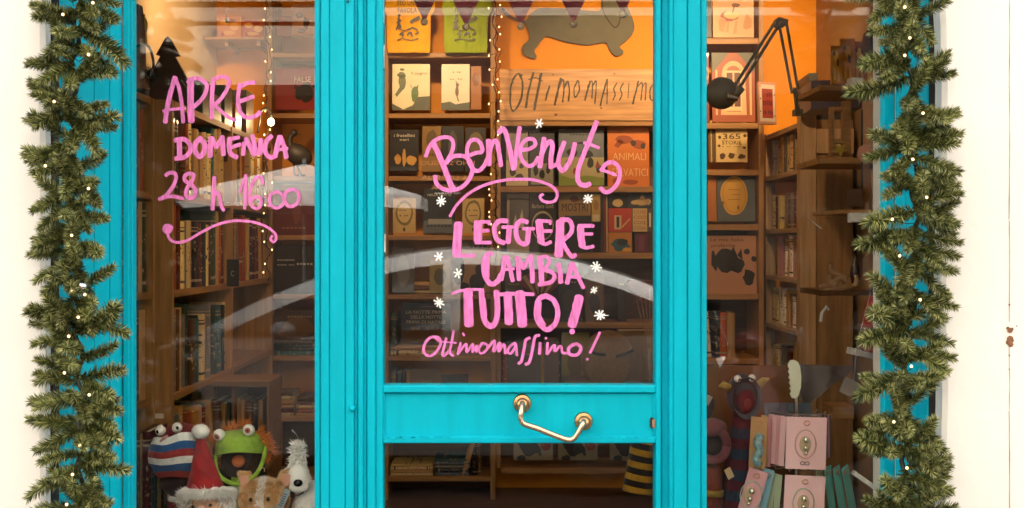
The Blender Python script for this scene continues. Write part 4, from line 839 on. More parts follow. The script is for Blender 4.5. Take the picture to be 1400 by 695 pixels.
# ================================================================== things on and above the shelves
wsg = thing('wooden_sign', 'raw wooden plank with the shop name handwritten on it, under the dachshund', 'sign', (xp(790), UY-.01, zy(166)))
MB().bbox(xp(683), xp(934), UY-.01, UY+.018, zy(165.5), zy(95), .002).build('plank', wood('knotty_plank', (.56, .30, .125), 'x', .35), wsg)
kn = MB()
for x, y, r in ((760,157,2.2),(822,148,1.6),(701,113,1.5),(840,101,1.3)): c = P(x, y, UY-.0104); kn.add([(c[0]+r*.0042*math.cos(a), UY-.0106, c[2]+r*.003*math.sin(a)) for a in [2*PI*i/10 for i in range(10)]], [tuple(range(10))])
kn.build('knot', wood('knot_wood', (.18, .07, .03)), wsg)
pen = Pen(UY-.0112); pen.set(680, 0, 3.8625)
for s_, w in (([(130,400),(105,392),(75,440),(68,520),(75,580),(95,580),(125,520),(133,440),(118,395)],9),([(190,385),(165,480),(150,570)],10),([(232,390),(210,500),(195,580)],12),([(165,420),(205,412),(240,430)],6),
  ([(275,455),(262,500),(255,530)],8),([(335,415),(320,480),(303,555)],11),([(318,480),(345,420),(352,470),(345,540)],7),([(350,470),(372,430),(380,490),(375,535)],7),([(425,425),(405,470),(410,515),(432,480),(430,430)],7),
  ([(490,430),(475,480),(462,530)],9),([(478,460),(500,430),(500,520)],6),([(500,460),(522,430),(515,550)],6),([(580,420),(560,490),(543,560)],8),([(580,425),(580,500),(578,550)],6),([(555,500),(582,492)],5),
  ([(630,440),(615,470),(622,500),(610,530)],6),([(665,440),(650,470),(658,500),(645,530)],6),([(695,440),(690,520)],5),([(745,430),(730,490),(715,550)],8),([(738,460),(765,440),(758,530)],6),([(765,460),(785,440),(780,530)],6),
  ([(830,440),(808,470),(808,520),(832,530),(845,480),(832,442)],7)): pen.line(s_, w, rag=.3)
pen.dot((293,395), 4)
pen.mb.build('lettering', mat('charcoal_ink', (.10, .085, .06), .8, var=.4, scale=60), wsg, label='handwritten shop name in charcoal strokes')
# dachshund silhouette
dg = [(20,45),(28,42),(60,72),(88,90),(125,95),(152,108),(175,75),(210,50),(250,42),(400,48),(500,58),(545,50),(552,0),(575,-40),(610,-55),(650,-40),(672,0),(690,40),(712,90),(724,140),(715,175),(690,205),(655,235),(645,248),(665,270),(660,285),(635,296),(610,285),(590,258),(568,225),(480,237),(400,228),(330,212),(265,192),(240,205),(215,240),(195,270),(208,300),(190,310),(160,300),(140,288),(132,262),(140,235),(165,212),(172,190),(160,150),(150,128),(125,115),(90,105),(58,85),(35,62)]
pp = catmull([Vector(p) for p in dg]+[Vector(dg[0])], 4)[:-1]; YD = BY-.02
poly = [(P(680+p.x/3.8625, p.y/3.8625, YD)[0], P(680+p.x/3.8625, p.y/3.8625, YD)[2]) for p in pp]
m_ = MB(); m_.prism(poly, YD, YD+.012); m_.build('dog_silhouette', mat('olive_grey_board', (.145, .14, .09), .7, var=.08), org=(poly[0][0], YD, poly[0][1]), label='olive grey dachshund cut-out on the orange wall above the wooden sign', cat='wall sign')
# ear outline
ear = Pen(YD-.0015, 680, 0, 3.8625); ear.line([(552,0),(560,60),(590,115),(620,145),(640,130),(650,90),(655,60)], 5, rag=.1); ear.mb.build('ear_outline', mat('ear_line', (.05,.035,.02), .8), bpy.data.objects['dog_silhouette'])
# T-shirts on hangers
def tshirt(px, col, label):
    k = lambda x, y: (P(px+x, y, UY-.03)[0], P(px+x, y, UY-.03)[2])
    mb = MB(); out = [(-33,14),(-31,2),(-22,-14),(-10,-22),(10,-22),(25,-14),(35,0),(36,14),(30,22),(29,70),(0,72.5),(-29,72),(-30,60),(-30,20)]
    n = 26; rowsn = 20; vs = []; cols = []
    def inside(x, y):
        c = False; j = len(out)-1
        for i in range(len(out)):
            if (out[i][1] > y) != (out[j][1] > y) and x < (out[j][0]-out[i][0])*(y-out[i][1])/(out[j][1]-out[i][1])+out[i][0]: c = not c
            j = i
        return c
    vs = []; fs = []
    for s_ in (0, 1):
        for j in range(rowsn+1):
            y = -22+94.5*j/rowsn
            xs = []
            for a, b in zip(out, out[1:]+out[:1]):
                if (a[1] <= y < b[1]) or (b[1] <= y < a[1]): xs.append(a[0]+(b[0]-a[0])*(y-a[1])/(b[1]-a[1]))
            if len(xs) < 2: xs = [-9, 9] if j == 0 else [-28, 28]
            x0, x1 = min(xs), max(xs)
            for i in range(n+1):
                x = x0+(x1-x0)*i/n; q = k(x, y); e = max(0, math.sin(PI*i/n))**.5*.012
                wv = .010*noise.noise(Vector((x*.07, y*.02, px)))+.004*noise.noise(Vector((x*.2, y*.06, px)))
                vs.append((q[0], UY-.03+wv+(-e if s_ == 0 else e), q[1]))
    N_ = (n+1)*(rowsn+1)
    for s_ in (0, 1):
        for j in range(rowsn):
            for i in range(n): a = s_*N_+j*(n+1)+i; fs.append((a, a+1, a+n+2, a+n+1))
    mb.add(vs, fs); t = thing('t_shirt', label, 't-shirt', (P(px,0,UY-.03)[0], UY-.03, P(0,72,UY)[2]), 'printed T-shirts hanging above the shelves')
    mb.build('cloth', mat('cloth_'+col.strip('#'), col, .9, var=.08, scale=14, bump=.2, bscale=200, sheen=.2), t, smooth=True)
    ink = paper('#2a2620'); Y_ = UY-.052
    for s, y, w, h in (('STO UNA', 4, 28, 6.5), ('FAVOLA', 14, 26, 7)): c = P(px-2, y, Y_); m2 = MB(); textmb(m2, s, c[0], c[2], h*.0042, Y_, width=w*.0042); m2.build('print_lettering', ink, t, label='black printed words %s' % s)
    pr = Pen(Y_)
    for a in (([(px-13,20),(px-14,30),(px-12,38)],3),([(px-16,31),(px-11,28)],2),([(px+3,30),(px+8,27),(px+14,24)],4),([(px-15,38),(px-6,42),(px+4,38),(px+12,41)],1.6),([(px-12,47),(px-8,45),(px-9,50)],2),([(px-2,48),(px+2,44),(px+5,50)],2.2),([(px+9,47),(px+13,44)],2),([(px-16,55),(px-8,53),(px+2,55),(px+13,53)],1),([(px-15,35),(px-17,41)],1.5)): pr.line(a[0], a[1], rag=.5)
    pr.mb.build('print_drawing', ink, t)
    MB().tube([P(px-16,-15,UY-.02), P(px,-24,UY-.02), P(px,-34,UY-.02)], .004, 6).build('hanger', METAL, t)
tshirt(559, '#f2b01c', 'yellow T-shirt printed with STO UNA FAVOLA'); tshirt(637, '#98ac28', 'lime green T-shirt printed with STO UNA FAVOLA')
# bunting
bt = thing('bunting', 'string of maroon felt pennants with wooden beads at the tips', 'bunting', P(716, -60, .35)); fm = mat('maroon_felt', (.26, .045, .055), .95, var=.1, scale=40, sheen=.3, bump=.3, bscale=300); wbm = mat('wooden_bead', (.52, .34, .2), .55)
for tx, ty in ((504,30),(580,27),(637,34),(712,33),(784,30),(852,17),(925,10)):
    h = 112; hw = .5*h; yt = ty-h; sg = [(tx-hw, yt), (tx+hw, yt), (tx+1.5, ty), (tx-1.5, ty)]
    p_ = MB(); p_.prism([(P(a, b, .35)[0], P(a, b, .35)[2]) for a, b in sg], .35+(.004 if tx in (580, 712, 852) else 0), .353+(.004 if tx in (580, 712, 852) else 0)); p = p_.build('pennant', fm, bt)
    c = P(tx, ty+3, .352); MB().ball(c, .0118, 14, 9).build('bead', wbm, p, smooth=True)
MB().tube([P(430,-72,.36), P(600,-78,.36), P(760,-80,.36), P(980,-100,.36)], .003, 6).build('cord', PINE, bt)
# string lights
def string(label, x0, ya, yb, Y, amp, n, seed):
    R = random.Random(seed); t = thing('string_lights', label, 'fairy lights', P(x0, yb, Y), 'strings of fairy lights inside the shop')
    cp = [P(x0+R.uniform(-amp*.35, amp*.35), ya+(yb-ya)*k/40, Y) for k in range(41)]
    MB().tube(catmull([Vector(c) for c in cp], 3), .0028, 5).build('wire', mat('brown_wire', (.06, .025, .012), .6), t)
    MB().tube(catmull([Vector((c[0]+R.uniform(-.02, .02), c[1]+.01, c[2])) for c in cp], 3), .0024, 5).build('wire', MATS['brown_wire'], t)
    b0 = None
    for k in range(n):
        y = ya+(yb-ya)*(k+R.random()*.7)/n; x = x0+R.choice((-1, 1))*R.uniform(.35, 1)*amp; c = Vector(P(x, y, Y-.01))
        if b0 is None: mb = MB(); mb.ball(c, (.0042, .0042, .006), 8, 6); b0 = mb.build('bulb', mat('string_bulb', (1, .62, .26), .3, emit=.45, var=0), t, smooth=True); bc = c
        else: o = b0.copy(); COL.objects.link(o); o.parent = t; o.location = c-bc
        q = P(x0, y-3, Y); MB().tube([tuple(c), q], .0015, 4).build('bulb_lead', MATS['brown_wire'], t)
string('string of fairy lights hanging between the two shelf units behind the door', 677, -20, 345, 2.9, 9, 36, 3)
string('string of fairy lights hanging behind the left window beside the lit bulb', 366, -20, 385, 2.75, 7, 26, 8)
# lit bulb on a black bracket
bl_ = thing('wall_lamp', 'small black gooseneck lamp with a lit bare bulb in the left window', 'lamp', P(372, 150, 2.7))
MB().tube(catmull([Vector(P(*p, 2.7)) for p in ((352,182),(355,168),(356,155),(361,149),(368,150),(371,158))], 5), .006, 8).build('arm', BLACK, bl_, smooth=True)
c = P(371, 161, 2.7); MB().lathe([(.008, .02), (.012, .012), (.012, -.004)], c, 'z', 12).build('socket', BLACK, bl_)
MB().ball(P(370.5, 167, 2.7), (.019, .019, .022), 14, 10).build('bulb', mat('lit_bulb', (1, .80, .5), .3, emit=1.2, var=0), bl_, smooth=True)
ld = bpy.data.lights.new('bulb_light', 'POINT'); ld.energy = 2.5*LAMP; ld.color = (1, .66, .34); ld.shadow_soft_size = .02
lo = bpy.data.objects.new('bulb_light', ld); COL.objects.link(lo); lo.parent = bl_; lo.location = Vector(P(370.5, 166, 2.64))-Vector(ORG[bl_.name])
# the shop's ceiling spotlights (above the frame): they light the orange wall from the top; two window spots are added to brighten the display
CAN = mat('white_lamp_can', (.7, .68, .62), .4); LENS = mat('warm_lamp_lens', (1, .72, .4), .3, emit=3, var=0)
for k, (x, y, tx, ty, tz, e, lb) in enumerate(((-.35, 1.9, -.35, 3.3, 2.2, 42, 'left of the door'), (.75, 1.9, .7, 3.35, 2.45, 58, 'over the door'), (1.45, 1.9, 1.55, 3.3, 2.55, 48, 'over the desk lamp'), (-.95, 1.8, -1.69, 2.6, 2.55, 44, 'over the left bookcase'), (-.1, 1.3, -1.35, 2.0, 1.35, 36, 'in the middle of the ceiling'), (-.75, .17, -.8, .36, .8, 110, 'added inside the left window to brighten the toys'), (.80, .17, .85, .36, .8, 60, 'added inside the right window to brighten the display'), (.9, 1.1, 1.62, 3.0, 1.5, 34, 'near the right window'))):
    t = thing('ceiling_spotlight', 'white ceiling spotlight %s, above the picture' % lb, 'spotlight', (x, y, 3.2), 'ceiling spotlights of the shop')
    d = (Vector((tx, ty, tz))-Vector((x, y, 3.05))).normalized(); c0 = Vector((x, y, 3.05)); wn_ = y < .3
    MB().tube([(x, y, 3.2), (x, y, 3.1)], .012, 8).build('stem', CAN, t); MB().tube([c0-d*.07, c0+d*.06], [.04, .05], 16).build('can', CAN, t)
    MB().tube([c0+d*.061, c0+d*.064], .042, 16).build('lens', LENS, t)
    ld = bpy.data.lights.new('spot_light', 'SPOT'); ld.energy = e*LAMP; ld.color = (1, .66, .35); ld.shadow_soft_size = .05; ld.spot_size = math.radians(46 if wn_ else 74 if e > 30 else 90); ld.spot_blend = 1
    lo = bpy.data.objects.new('spot_light', ld); COL.objects.link(lo); lo.parent = t; lo.location = c0+d*.075-Vector((x, y, 3.2)); lo.rotation_euler = (-d).to_track_quat('Z', 'Y').to_euler()
# ================================================================== TOYS IN THE LEFT WINDOW
wbm_ = wood('window_bed_wood', (.20, .10, .045), 'x')
MB().bbox(xw['l'][0]-.02, xw['l'][1]+.02, .10, .64, .585, .615, .004).build('window_bed', wbm_, kind='structure')
MB().bbox(xw['r'][0]-.02, xw['r'][1]+.02, .10, .64, .585, .615, .004).build('window_bed', wbm_, kind='structure')
MB().box(xw['l'][0]-.02, xw['l'][1]+.02, .62, .64, .04, .584).build('window_bed', wbm_, kind='structure')
MB().box(xw['r'][0]-.02, xw['r'][1]+.02, .62, .64, .04, .584).build('window_bed', wbm_, kind='structure')
TY = .30; K = (TY-CAMY)/F
def q3(px, py, dy=0): x, y, z = P(px, py, TY); return Vector((x, TY+dy, z))
def fabric(name, c, **k): return mat(name, c, .95, var=.15, scale=60, bump=.5, bscale=260, sheen=.1, **k)
WHITEY = mat('toy_eye_white', (.75, .73, .68), .3); PUP = mat('toy_pupil', (.01, .01, .01), .15)
def surf(c, r, n, zmin=-1, ymax=.35, R=random.Random(3)):
    out = []
    while len(out) < n:
        u = Vector((R.gauss(0, 1), R.gauss(0, 1), R.gauss(0, 1))).normalized()
        if u.z < zmin or u.y > ymax: continue
        out.append((Vector(c)+Vector((u.x*r[0], u.y*r[1], u.z*r[2])), Vector((u.x/r[0], u.y/r[1], u.z/r[2])).normalized()))
    return out
def eye(par, px, py, r, dy, ipx, ipy, ir, iris=None):
    c = q3(px, py, dy); e = MB(); e.ball(c, r*K, 18, 12); eo = e.build('eye', WHITEY, par, smooth=True)
    d = Vector(((ipx-px)*K, -r*K*.93, -(ipy-py)*K)); i = MB(); i.ball(c+d*.82, (ir*K, ir*K*.55, ir*K), 14, 8); i.build('iris' if iris else 'pupil', iris or PUP, eo, smooth=True)
    if iris: j = MB(); j.ball(c+d*.98, (ir*K*.5, ir*K*.3, ir*K*.5), 12, 8); j.build('pupil', PUP, eo, smooth=True)
# --- striped monster puppet
FRED = fabric('maroon_fleece', (.20, .02, .03)); FWH = fabric('white_fleece', (.72, .72, .70)); FBL = fabric('blue_fleece', (.02, .09, .25)); FRD = fabric('red_fleece', (.32, .03, .03)); FDK = fabric('dark_plush', (.03, .012, .012))
mp_ = thing('hand_puppet', 'monster hand puppet with white, blue and red striped mouth and googly eyes', 'puppet', tuple(q3(243, 712)))
b = MB(); b.ball(q3(243, 607, .03), (33*K, .05, 26*K), 24, 14, bump=.08); b.build('head', FRED, mp_, smooth=True)
# snout made of sewn stripes that bow upwards
def snout_band(k, n=6):
    mb = MB(); vs = []; N_ = 22; M_ = 4
    for j in range(M_+1):
        v = (k+j/M_)/n
        for i in range(N_+1):
            u = -1+2*i/N_; cx = 244-4*v; hw = 34+6*math.sin(PI*min(1, v*1.1))-9*max(0, v-.7)/.3
            y = 595+54*v-5*(1-u*u)*(1-v)+(6*u*u if v > .8 else 0)-u*5*(1-v)+2.2*math.cos(u*5+1)*(1-v)
            bulge = math.sqrt(max(0, 1-u*u))*(.035+.05*math.sin(PI*min(1, .25+v*.7)))
            p = q3(cx+u*hw, y, -bulge+.01); vs.append(p)
    mb.add(vs, [(j*(N_+1)+i, j*(N_+1)+i+1, (j+1)*(N_+1)+i+1, (j+1)*(N_+1)+i) for j in range(M_) for i in range(N_)]); return mb
for k, m in enumerate((FWH, FBL, FRD, FWH, FBL, FRD)): snout_band(k).build('stripe', m, mp_, smooth=True)
b = MB(); b.ball(q3(242, 660, .02), (27*K, .04, 20*K), 20, 12); b.build('mouth', FDK, mp_, smooth=True)
b = MB(); b.tube([q3(244, 665, .03), q3(243, 685, .03), q3(242, 720, .03)], [14*K, 16*K, 20*K], 18); b.build('sleeve', FRED, mp_, smooth=True)
b = MB(); b.tube([q3(243, 679, .03), q3(243, 686, .03)], [17.4*K, 17.6*K], 18); b.build('sleeve_stripe', FWH, mp_, smooth=True)
for (x, y, ix, iy) in ((224, 586.5, 222, 587), (246.5, 582.5, 248, 582)): eye(mp_, x, y, 7, -.03, ix, iy, 3)
b = MB(); b.tube([q3(252, 600, .0), q3(266, 590, -.005), q3(279, 579, -.005)], [9*K, 7*K, 3*K], 10); b.tube([q3(216, 606, .01), q3(209, 610, .01), q3(206, 618, .01)], [7*K, 7*K, 4*K], 10, 1); b.build('ear', [FRED, FDK], mp_, smooth=True)
b = MB(); b.tube([q3(228, 599, -.055), q3(233, 594, -.06), q3(238, 591, -.06)], [2*K, 2.4*K, 1.6*K], 8); b.build('feeler', fabric('pink_fleece', (.55, .28, .26)), mp_, smooth=True)
# --- green frog puppet with orange hair
fg = thing('hand_puppet', 'green frog hand puppet with wide open mouth and orange hair', 'puppet', tuple(q3(332, 712)))
GRN = fabric('lime_fleece', (.26, .42, .035)); MOU = fabric('dark_brown_felt', (.035, .018, .012)); ORH = fabric('orange_hair', (.62, .17, .02))
mb = MB(); vs = []; NU, NV = 28, 10
for j in range(NV+1):
    for i in range(NU+1):
        th = PI*i/NU; v = j/NV; r = math.sin(v*PI/2)**.75; x = 328-math.cos(th)*35*(.97 if v > .9 else 1)*r
        lip = 613+9*math.cos(th)**2-(x-328)*.06
        y = 587+(lip-587)*(1-max(0, math.cos(v*PI/2))**.6)
        vs.append(q3(x, min(y, lip), -.085*math.sin(th)*r+.02-.02*(1-v)))
mb.add(vs, [(j*(NU+1)+i, j*(NU+1)+i+1, (j+1)*(NU+1)+i+1, (j+1)*(NU+1)+i) for j in range(NV) for i in range(NU)])
mb.ball(q3(330, 607, .03), (32*K, .04, 14*K), 20, 10); mb.build('upper_jaw', GRN, fg, smooth=True)
b = MB(); b.ball(q3(329, 634, .035), (32*K, .03, 25*K), 22, 12); b.build('mouth', MOU, fg, smooth=True)
lip = [q3(x, y, d) for x, y, d in ((364,606,.0),(364,618,-.02),(361,632,-.03),(354,645,-.035),(343,653,-.04),(328,657,-.04),(313,654,-.035),(302,645,-.03),(297,632,-.02),(297,618,0))]
b = MB(); b.tube(catmull(lip, 5), 3.0*K, 10); b.build('lower_lip', GRN, fg, smooth=True)
b = MB(); b.ball(q3(327, 630, -.008), (9.5*K, .012, 8.5*K), 16, 8); b.build('tongue', fabric('orange_felt', (.50, .13, .03)), fg, smooth=True)
for (x, y, ix, iy) in ((305, 591, 304, 592), (345, 584.5, 345, 584)): eye(fg, x, y, 8, -.045, ix, iy, 4.2, mat('brick_iris', (.32, .06, .03), .3))
b = MB(); sp = []
for (x, y) in [(290+i*1.2, 598+i*.6) for i in range(14)]+[(314+i*2.2, 587-i*.5) for i in range(12)]+[(352+i*1.2, 590+i*1.6) for i in range(18)]+[(362, 618+i*1.5) for i in range(6)]:
    for k in range(9): d = Vector(((x-330)*.03+random.uniform(-.6,.6), random.uniform(-.6,.3), (605-y)*.05+random.uniform(-.3,.7))); sp.append((q3(x+random.uniform(-3,3), y+random.uniform(-3,3), .0+random.uniform(-.02,.03)), d))
b.fur(sp, .026, .0018, droop=.15); b.build('hair', ORH, fg, kind='stuff')
b = MB(); b.tube([q3(330, 655, .04), q3(330, 720, .04)], [18*K, 22*K], 16); b.build('sleeve', GRN, fg, smooth=True)
# --- Santa puppet
st = thing('hand_puppet', 'Santa puppet with red velvet hat, white pompom and white beard', 'puppet', tuple(q3(288, 715)))
VEL = mat('red_velvet', (.30, .003, .006), .8, var=.3, scale=30, bump=.25, bscale=60, sheen=.15); FURW = mat('white_fur', (.88, .86, .83), .8)
mb = MB(); vs = []; NR = 14; NS = 26
for j in range(NR+1):
    v = j/NR
    for i in range(NS):
        a = 2*PI*i/NS; rr = (4.5+21*v)*(1+.05*noise.noise(Vector((math.cos(a)*1.5, math.sin(a)*1.5, v*3)))); cx = 281+5*v**1.3; cy = 592+(73+(-5)*math.cos(a))*v+4*v*(math.cos(a)*.3)
        vs.append(q3(cx+math.cos(a)*rr, cy, -math.sin(a)*rr*K*.85-.045))
mb.add(vs, [(j*NS+i, j*NS+(i+1) % NS, (j+1)*NS+(i+1) % NS, (j+1)*NS+i) for j in range(NR) for i in range(NS)]+[tuple(range(NS))]); mb.build('hat', VEL, st, smooth=True)
c = q3(281.5, 585.5, -.055); b = MB(); b.ball(c, (11*K, 10*K, 9*K), 18, 12, bump=.12, fr=3); b.fur(surf(c, (10.5*K, 9.5*K, 8.5*K), 900), .006, .0007, droop=0, jit=.9); b.build('pompom', FURW, st, smooth=True)
c = q3(290, 700, -.03); b = MB(); b.ball(c, (33*K, .055, 33*K), 20, 12); b.build('head', fabric('toy_skin', (.62, .36, .25)), st, smooth=True)
b = MB(); sp = []
for i in range(150):
    a = PI*i/149; 
    for k in range(22): rr = random.uniform(.84, 1.08); sp.append((q3(290-math.cos(a)*36*rr, 672-math.sin(a)*10*rr+random.uniform(-3,5), -.075*math.sin(a)-.02+random.uniform(-.01,.01)), Vector((-math.cos(a)*.8, -.7, random.uniform(-.7,.5)))))
for k in range(1100): sp.append((q3(290+random.choice((-1,1))*random.uniform(18,39), random.uniform(674,715), -.055+random.uniform(-.02,.02)), Vector((random.uniform(-.5,.5), -1, -.6))))
b.fur(sp, .020, .0011, droop=.25, jit=.6)
for i in range(9): a = PI*i/8; b.ball(q3(290-math.cos(a)*31, 670-math.sin(a)*6, -.055*math.sin(a)-.02), (9*K, .024, 7*K), 10, 7)
b.build('beard', FURW, st, kind='stuff')
b = MB(); b.ball(q3(288, 685, -.102), (5.5*K, .012, 5.5*K), 14, 9); b.build('nose', mat('toy_nose_skin', (.66, .38, .28), .7), st, smooth=True)
for x in (276, 299): b = MB(); b.ball(q3(x, 682.5-(x > 280)*2, -.092), (2.6*K, .005, 2.2*K), 10, 7); b.build('eye', PUP, st, smooth=True)
_q3 = q3
def q3(px, py, dy=0): return _q3(px, py-7, dy)
# --- plush cat
ct = thing('plush_cat', 'ginger and white plush cat with a grey tag at its ear', 'plush toy', tuple(q3(366, 715)))
GIN = mat('ginger_plush', (.60, .34, .14), .9, var=.3, scale=25); GIN2 = mat('pale_ginger_plush', (.72, .52, .32), .9)
c = q3(366, 685, -.045); b = MB(); b.ball(c, (32*K, .055, 28*K), 22, 14, bump=.05); b.build('head', GIN, ct, smooth=True)
allp = surf(c, (32*K, .055, 28*K), 9000, ymax=.2); g1 = MB(); g2 = MB(); g3 = MB(); A1 = []; A2 = []; A3 = []
for p, n_ in allp:
    u = (p.x-c.x)/(32*K); v = (c.z-p.z)/(28*K)
    if abs(u+.02) < .17+.25*max(0, v-.1): A2.append((p, n_))
    elif noise.noise(p*60) > .12: A3.append((p, n_))
    else: A1.append((p, n_))
for A, m, nm in ((A1, GIN, 'fur'), (A2, FURW, 'face_blaze'), (A3, GIN2, 'pale_fur')): g = MB(); g.fur(A, .011, .0007, droop=.5, jit=.6); g.build(nm, m, ct, kind='stuff')
for x, sx_, tip in ((337, -1, (330, 648)), (396, 1, (404, 652))):
    base_l = q3(x-8, 668, -.03); base_r = q3(x+9, 664, -.03); tp = q3(tip[0]+sx_*-1, tip[1], -.035)
    e = MB(); 
    if sx_ < 0: pts_ = [q3(330,649,-.035), q3(333,674,-.04), q3(351,662,-.04), q3(345,649,-.035)]
    else: pts_ = [q3(384,659,-.04), q3(388,648,-.035), q3(398,645,-.035), q3(406,652,-.035), q3(405,665,-.04), q3(396,672,-.045)]
    m2 = sum(pts_, Vector())/len(pts_)+Vector((0, .008, 0)); n0 = len(pts_)
    e.add(pts_+[p+Vector((0, .015, 0)) for p in pts_]+[m2], [(i, (i+1) % n0, 2*n0) for i in range(n0)]+[(i, (i+1) % n0, (i+1) % n0+n0, i+n0) for i in range(n0)]+[tuple(range(n0, 2*n0))])
    eo = e.build('ear', GIN, ct); e2 = MB(); m3 = m2-Vector((0, .012, 0)); pi_ = [m3+(p-m2)*.66+Vector((0, -.003, 0)) for p in pts_]; e2.add(pi_, [tuple(range(n0))]); e2.build('ear_lining', mat('pink_ear_felt', (.60, .30, .22), .9), eo)
    g = MB(); sp = []
    for i in range(n0):
        for k in range(40): t_ = random.random(); p = pts_[i].lerp(pts_[(i+1) % n0], t_); sp.append((p, (p-m2).normalized()+Vector((0, -.3, 0))))
    g.fur(sp, .008, .0011, droop=.1); g.build('ear_fur', GIN2, eo, kind='stuff')
for x, y in ((354, 679), (377, 678)): b = MB(); b.ball(q3(x, y, -.103), (2.6*K, .005, 2.9*K), 10, 8); b.build('eye', PUP, ct, smooth=True)
b = MB(); b.ball(q3(363, 688, -.112), (4.2*K, .006, 2.6*K), 10, 8); b.build('nose', mat('cat_nose_pink', (.6, .3, .26), .6), ct, smooth=True)
for x in (356, 371): b = MB(); b.ball(q3(x, 697, -.10), (10*K, .02, 6*K), 12, 8); b.build('cheek', FURW, ct, smooth=True)
b = MB(); b.tube([q3(359, 647, -.04), q3(361, 643, -.04), q3(365, 643, -.04), q3(366, 648, -.04)], .0012, 6); b.build('hanging_loop', GIN2, ct)
b = MB(); M_ = Matrix.Rotation(.42, 3, 'Y'); c = q3(396.5, 680, -.10)
b.add([c+M_ @ Vector(v) for v in ((-.009,0,-.034),(.009,.004,-.034),(.009,.004,.034),(-.009,0,.034),(-.009,.0006,-.034),(.009,.0046,-.034),(.009,.0046,.034),(-.009,.0006,.034))], [(0,1,2,3),(4,7,6,5),(0,4,5,1),(1,5,6,2),(2,6,7,3),(3,7,4,0)])
tg = b.build('label_tag', paper('#8f9aa0'), ct); b = MB()
for k in range(6): b.add([c+M_ @ Vector(v) for v in ((-.006,-.0006,.02-k*.007),(.004,.0016,.02-k*.007),(.004,.0016,.017-k*.007),(-.006,-.0006,.017-k*.007))], [(0,1,2,3)])
b.build('tag_print', paper('#3a4248'), tg, kind='stuff')
q3 = _q3
# --- white plush horse
hr = thing('plush_horse', 'white plush horse with shaggy forelock and black nose, at the right of the left window', 'plush toy', tuple(q3(418, 715)))
c1 = q3(412, 652, -.03); prof = [q3(408, 622, .0), q3(409, 632, -.01), q3(411, 645, -.025), q3(413, 655, -.035), q3(413, 663, -.035)]
b = MB(); b.tube(catmull(prof, 4), [ (9+ (5 if i > 6 else 3*i/6))*K for i in range(17)], 18); b.ball(q3(413, 661, -.04), (14.5*K, .03, 9*K), 18, 10); b.tube([q3(416, 660, .01), q3(420, 680, .0), q3(424, 720, 0)], [13*K, 17*K, 22*K], 18); b.build('body', FURW, hr, smooth=True)
g = MB(); g.fur(surf(q3(413, 655, -.03), (14*K, .035, 14*K), 1500)+surf(q3(422, 697, -.0), (21*K, .045, 30*K), 2600)+surf(q3(409, 632, -.01), (9*K, .02, 14*K), 700), .007, .0006, droop=.3); g.build('fur', FURW, hr, kind='stuff')
sp = []
for k in range(620): y = random.uniform(603, 644); wv = 11-abs(y-626)*.16; sp.append((q3(410+random.uniform(-wv, wv)-max(0, (y-628))*.22, y, -.02+random.uniform(-.02,.01)), Vector((random.uniform(-.9,.9)-.3*(y > 630), -.3, random.uniform(.0, 1.1) if y < 618 else random.uniform(-.9, .2)))))
g = MB(); g.fur(sp, .020, .0026, droop=.15, jit=.4); g.build('forelock', FURW, hr, kind='stuff')
b = MB(); b.ball(q3(413.5, 653.5, -.068), (6.4*K, .012, 5*K), 14, 9); b.build('nose', PUP, hr, smooth=True)
b = MB(); b.tube(catmull([q3(402, 667, -.062), q3(408, 670.5, -.068), q3(414, 669.5, -.07), q3(421, 666, -.066)], 5), [1.0*K]*16, 6); b.build('mouth', FDK, hr, smooth=True)
b = MB(); b.tube([q3(399, 588, 0), q3(405, 594, 0)], [.003, .0006], 6); b.tube([q3(405, 594, 0), q3(411, 604, 0)], .0006, 4); b.build('feather_on_thread', mat('pale_thread', (.5, .4, .36), .6), org=tuple(q3(405, 594)), label='short pale feather on a thread above the white horse', cat='feather')  # pale feather hanging on a thread
# ================================================================== left window: tree, hanging cloth, gooseneck
def sil(px, py, Y): c = P(px, py, Y); return (c[0], c[2])
tr = MB(); tr.prism([sil(x, y, 1.45) for x, y in ((226,52),(229,50),(232,52),(245,76),(238.5,77),(255,107),(247,107.5),(266,143),(236,143),(236,146),(222,146),(222,143),(194,143),(212,107.5),(203,107),(219,77),(213,75))], 1.45, 1.47)
tr.build('paper_tree', mat('dark_grey_card', (.075, .055, .055), .8, var=.05), org=P(229, 146, 1.45), label='dark grey cut-out Christmas tree standing on the left bookcase behind the word APRE', cat='tree decoration')
gl = thing('clip_lamp', 'black gooseneck clip lamp with bristly head at the top left of the left window', 'lamp', P(180, 70, .35))
MB().tube(catmull([Vector(P(x, y, .35)) for x, y in ((176,72),(184,65),(195,61),(203,64),(208,75),(210,88),(209,94))], 6), .0042, 8).build('arm', BLACK, gl, smooth=True)
b = MB(); b.ball(P(207, 101, .35), (.012, .012, .016), 12, 8); b.fur([(p, n_) for p, n_ in surf(P(206, 101, .35), (.012, .012, .016), 260, ymax=1)], .024, .0008, droop=.4); b.build('head', mat('black_bristle', (.03, .022, .018), .7), gl)
mb = MB(); vs = []; N_ = 16
pr_ = [(8,4),(20,6),(45,8),(60,9),(80,9),(100,11),(122,12)]
for (y, w) in pr_:
    for i in range(N_): a = 2*PI*i/N_; c = P(189+math.cos(a)*w*(1+.25*math.sin(a*5+y*.05)), y, .75); vs.append((c[0], .75+math.sin(a)*.03, c[2]))
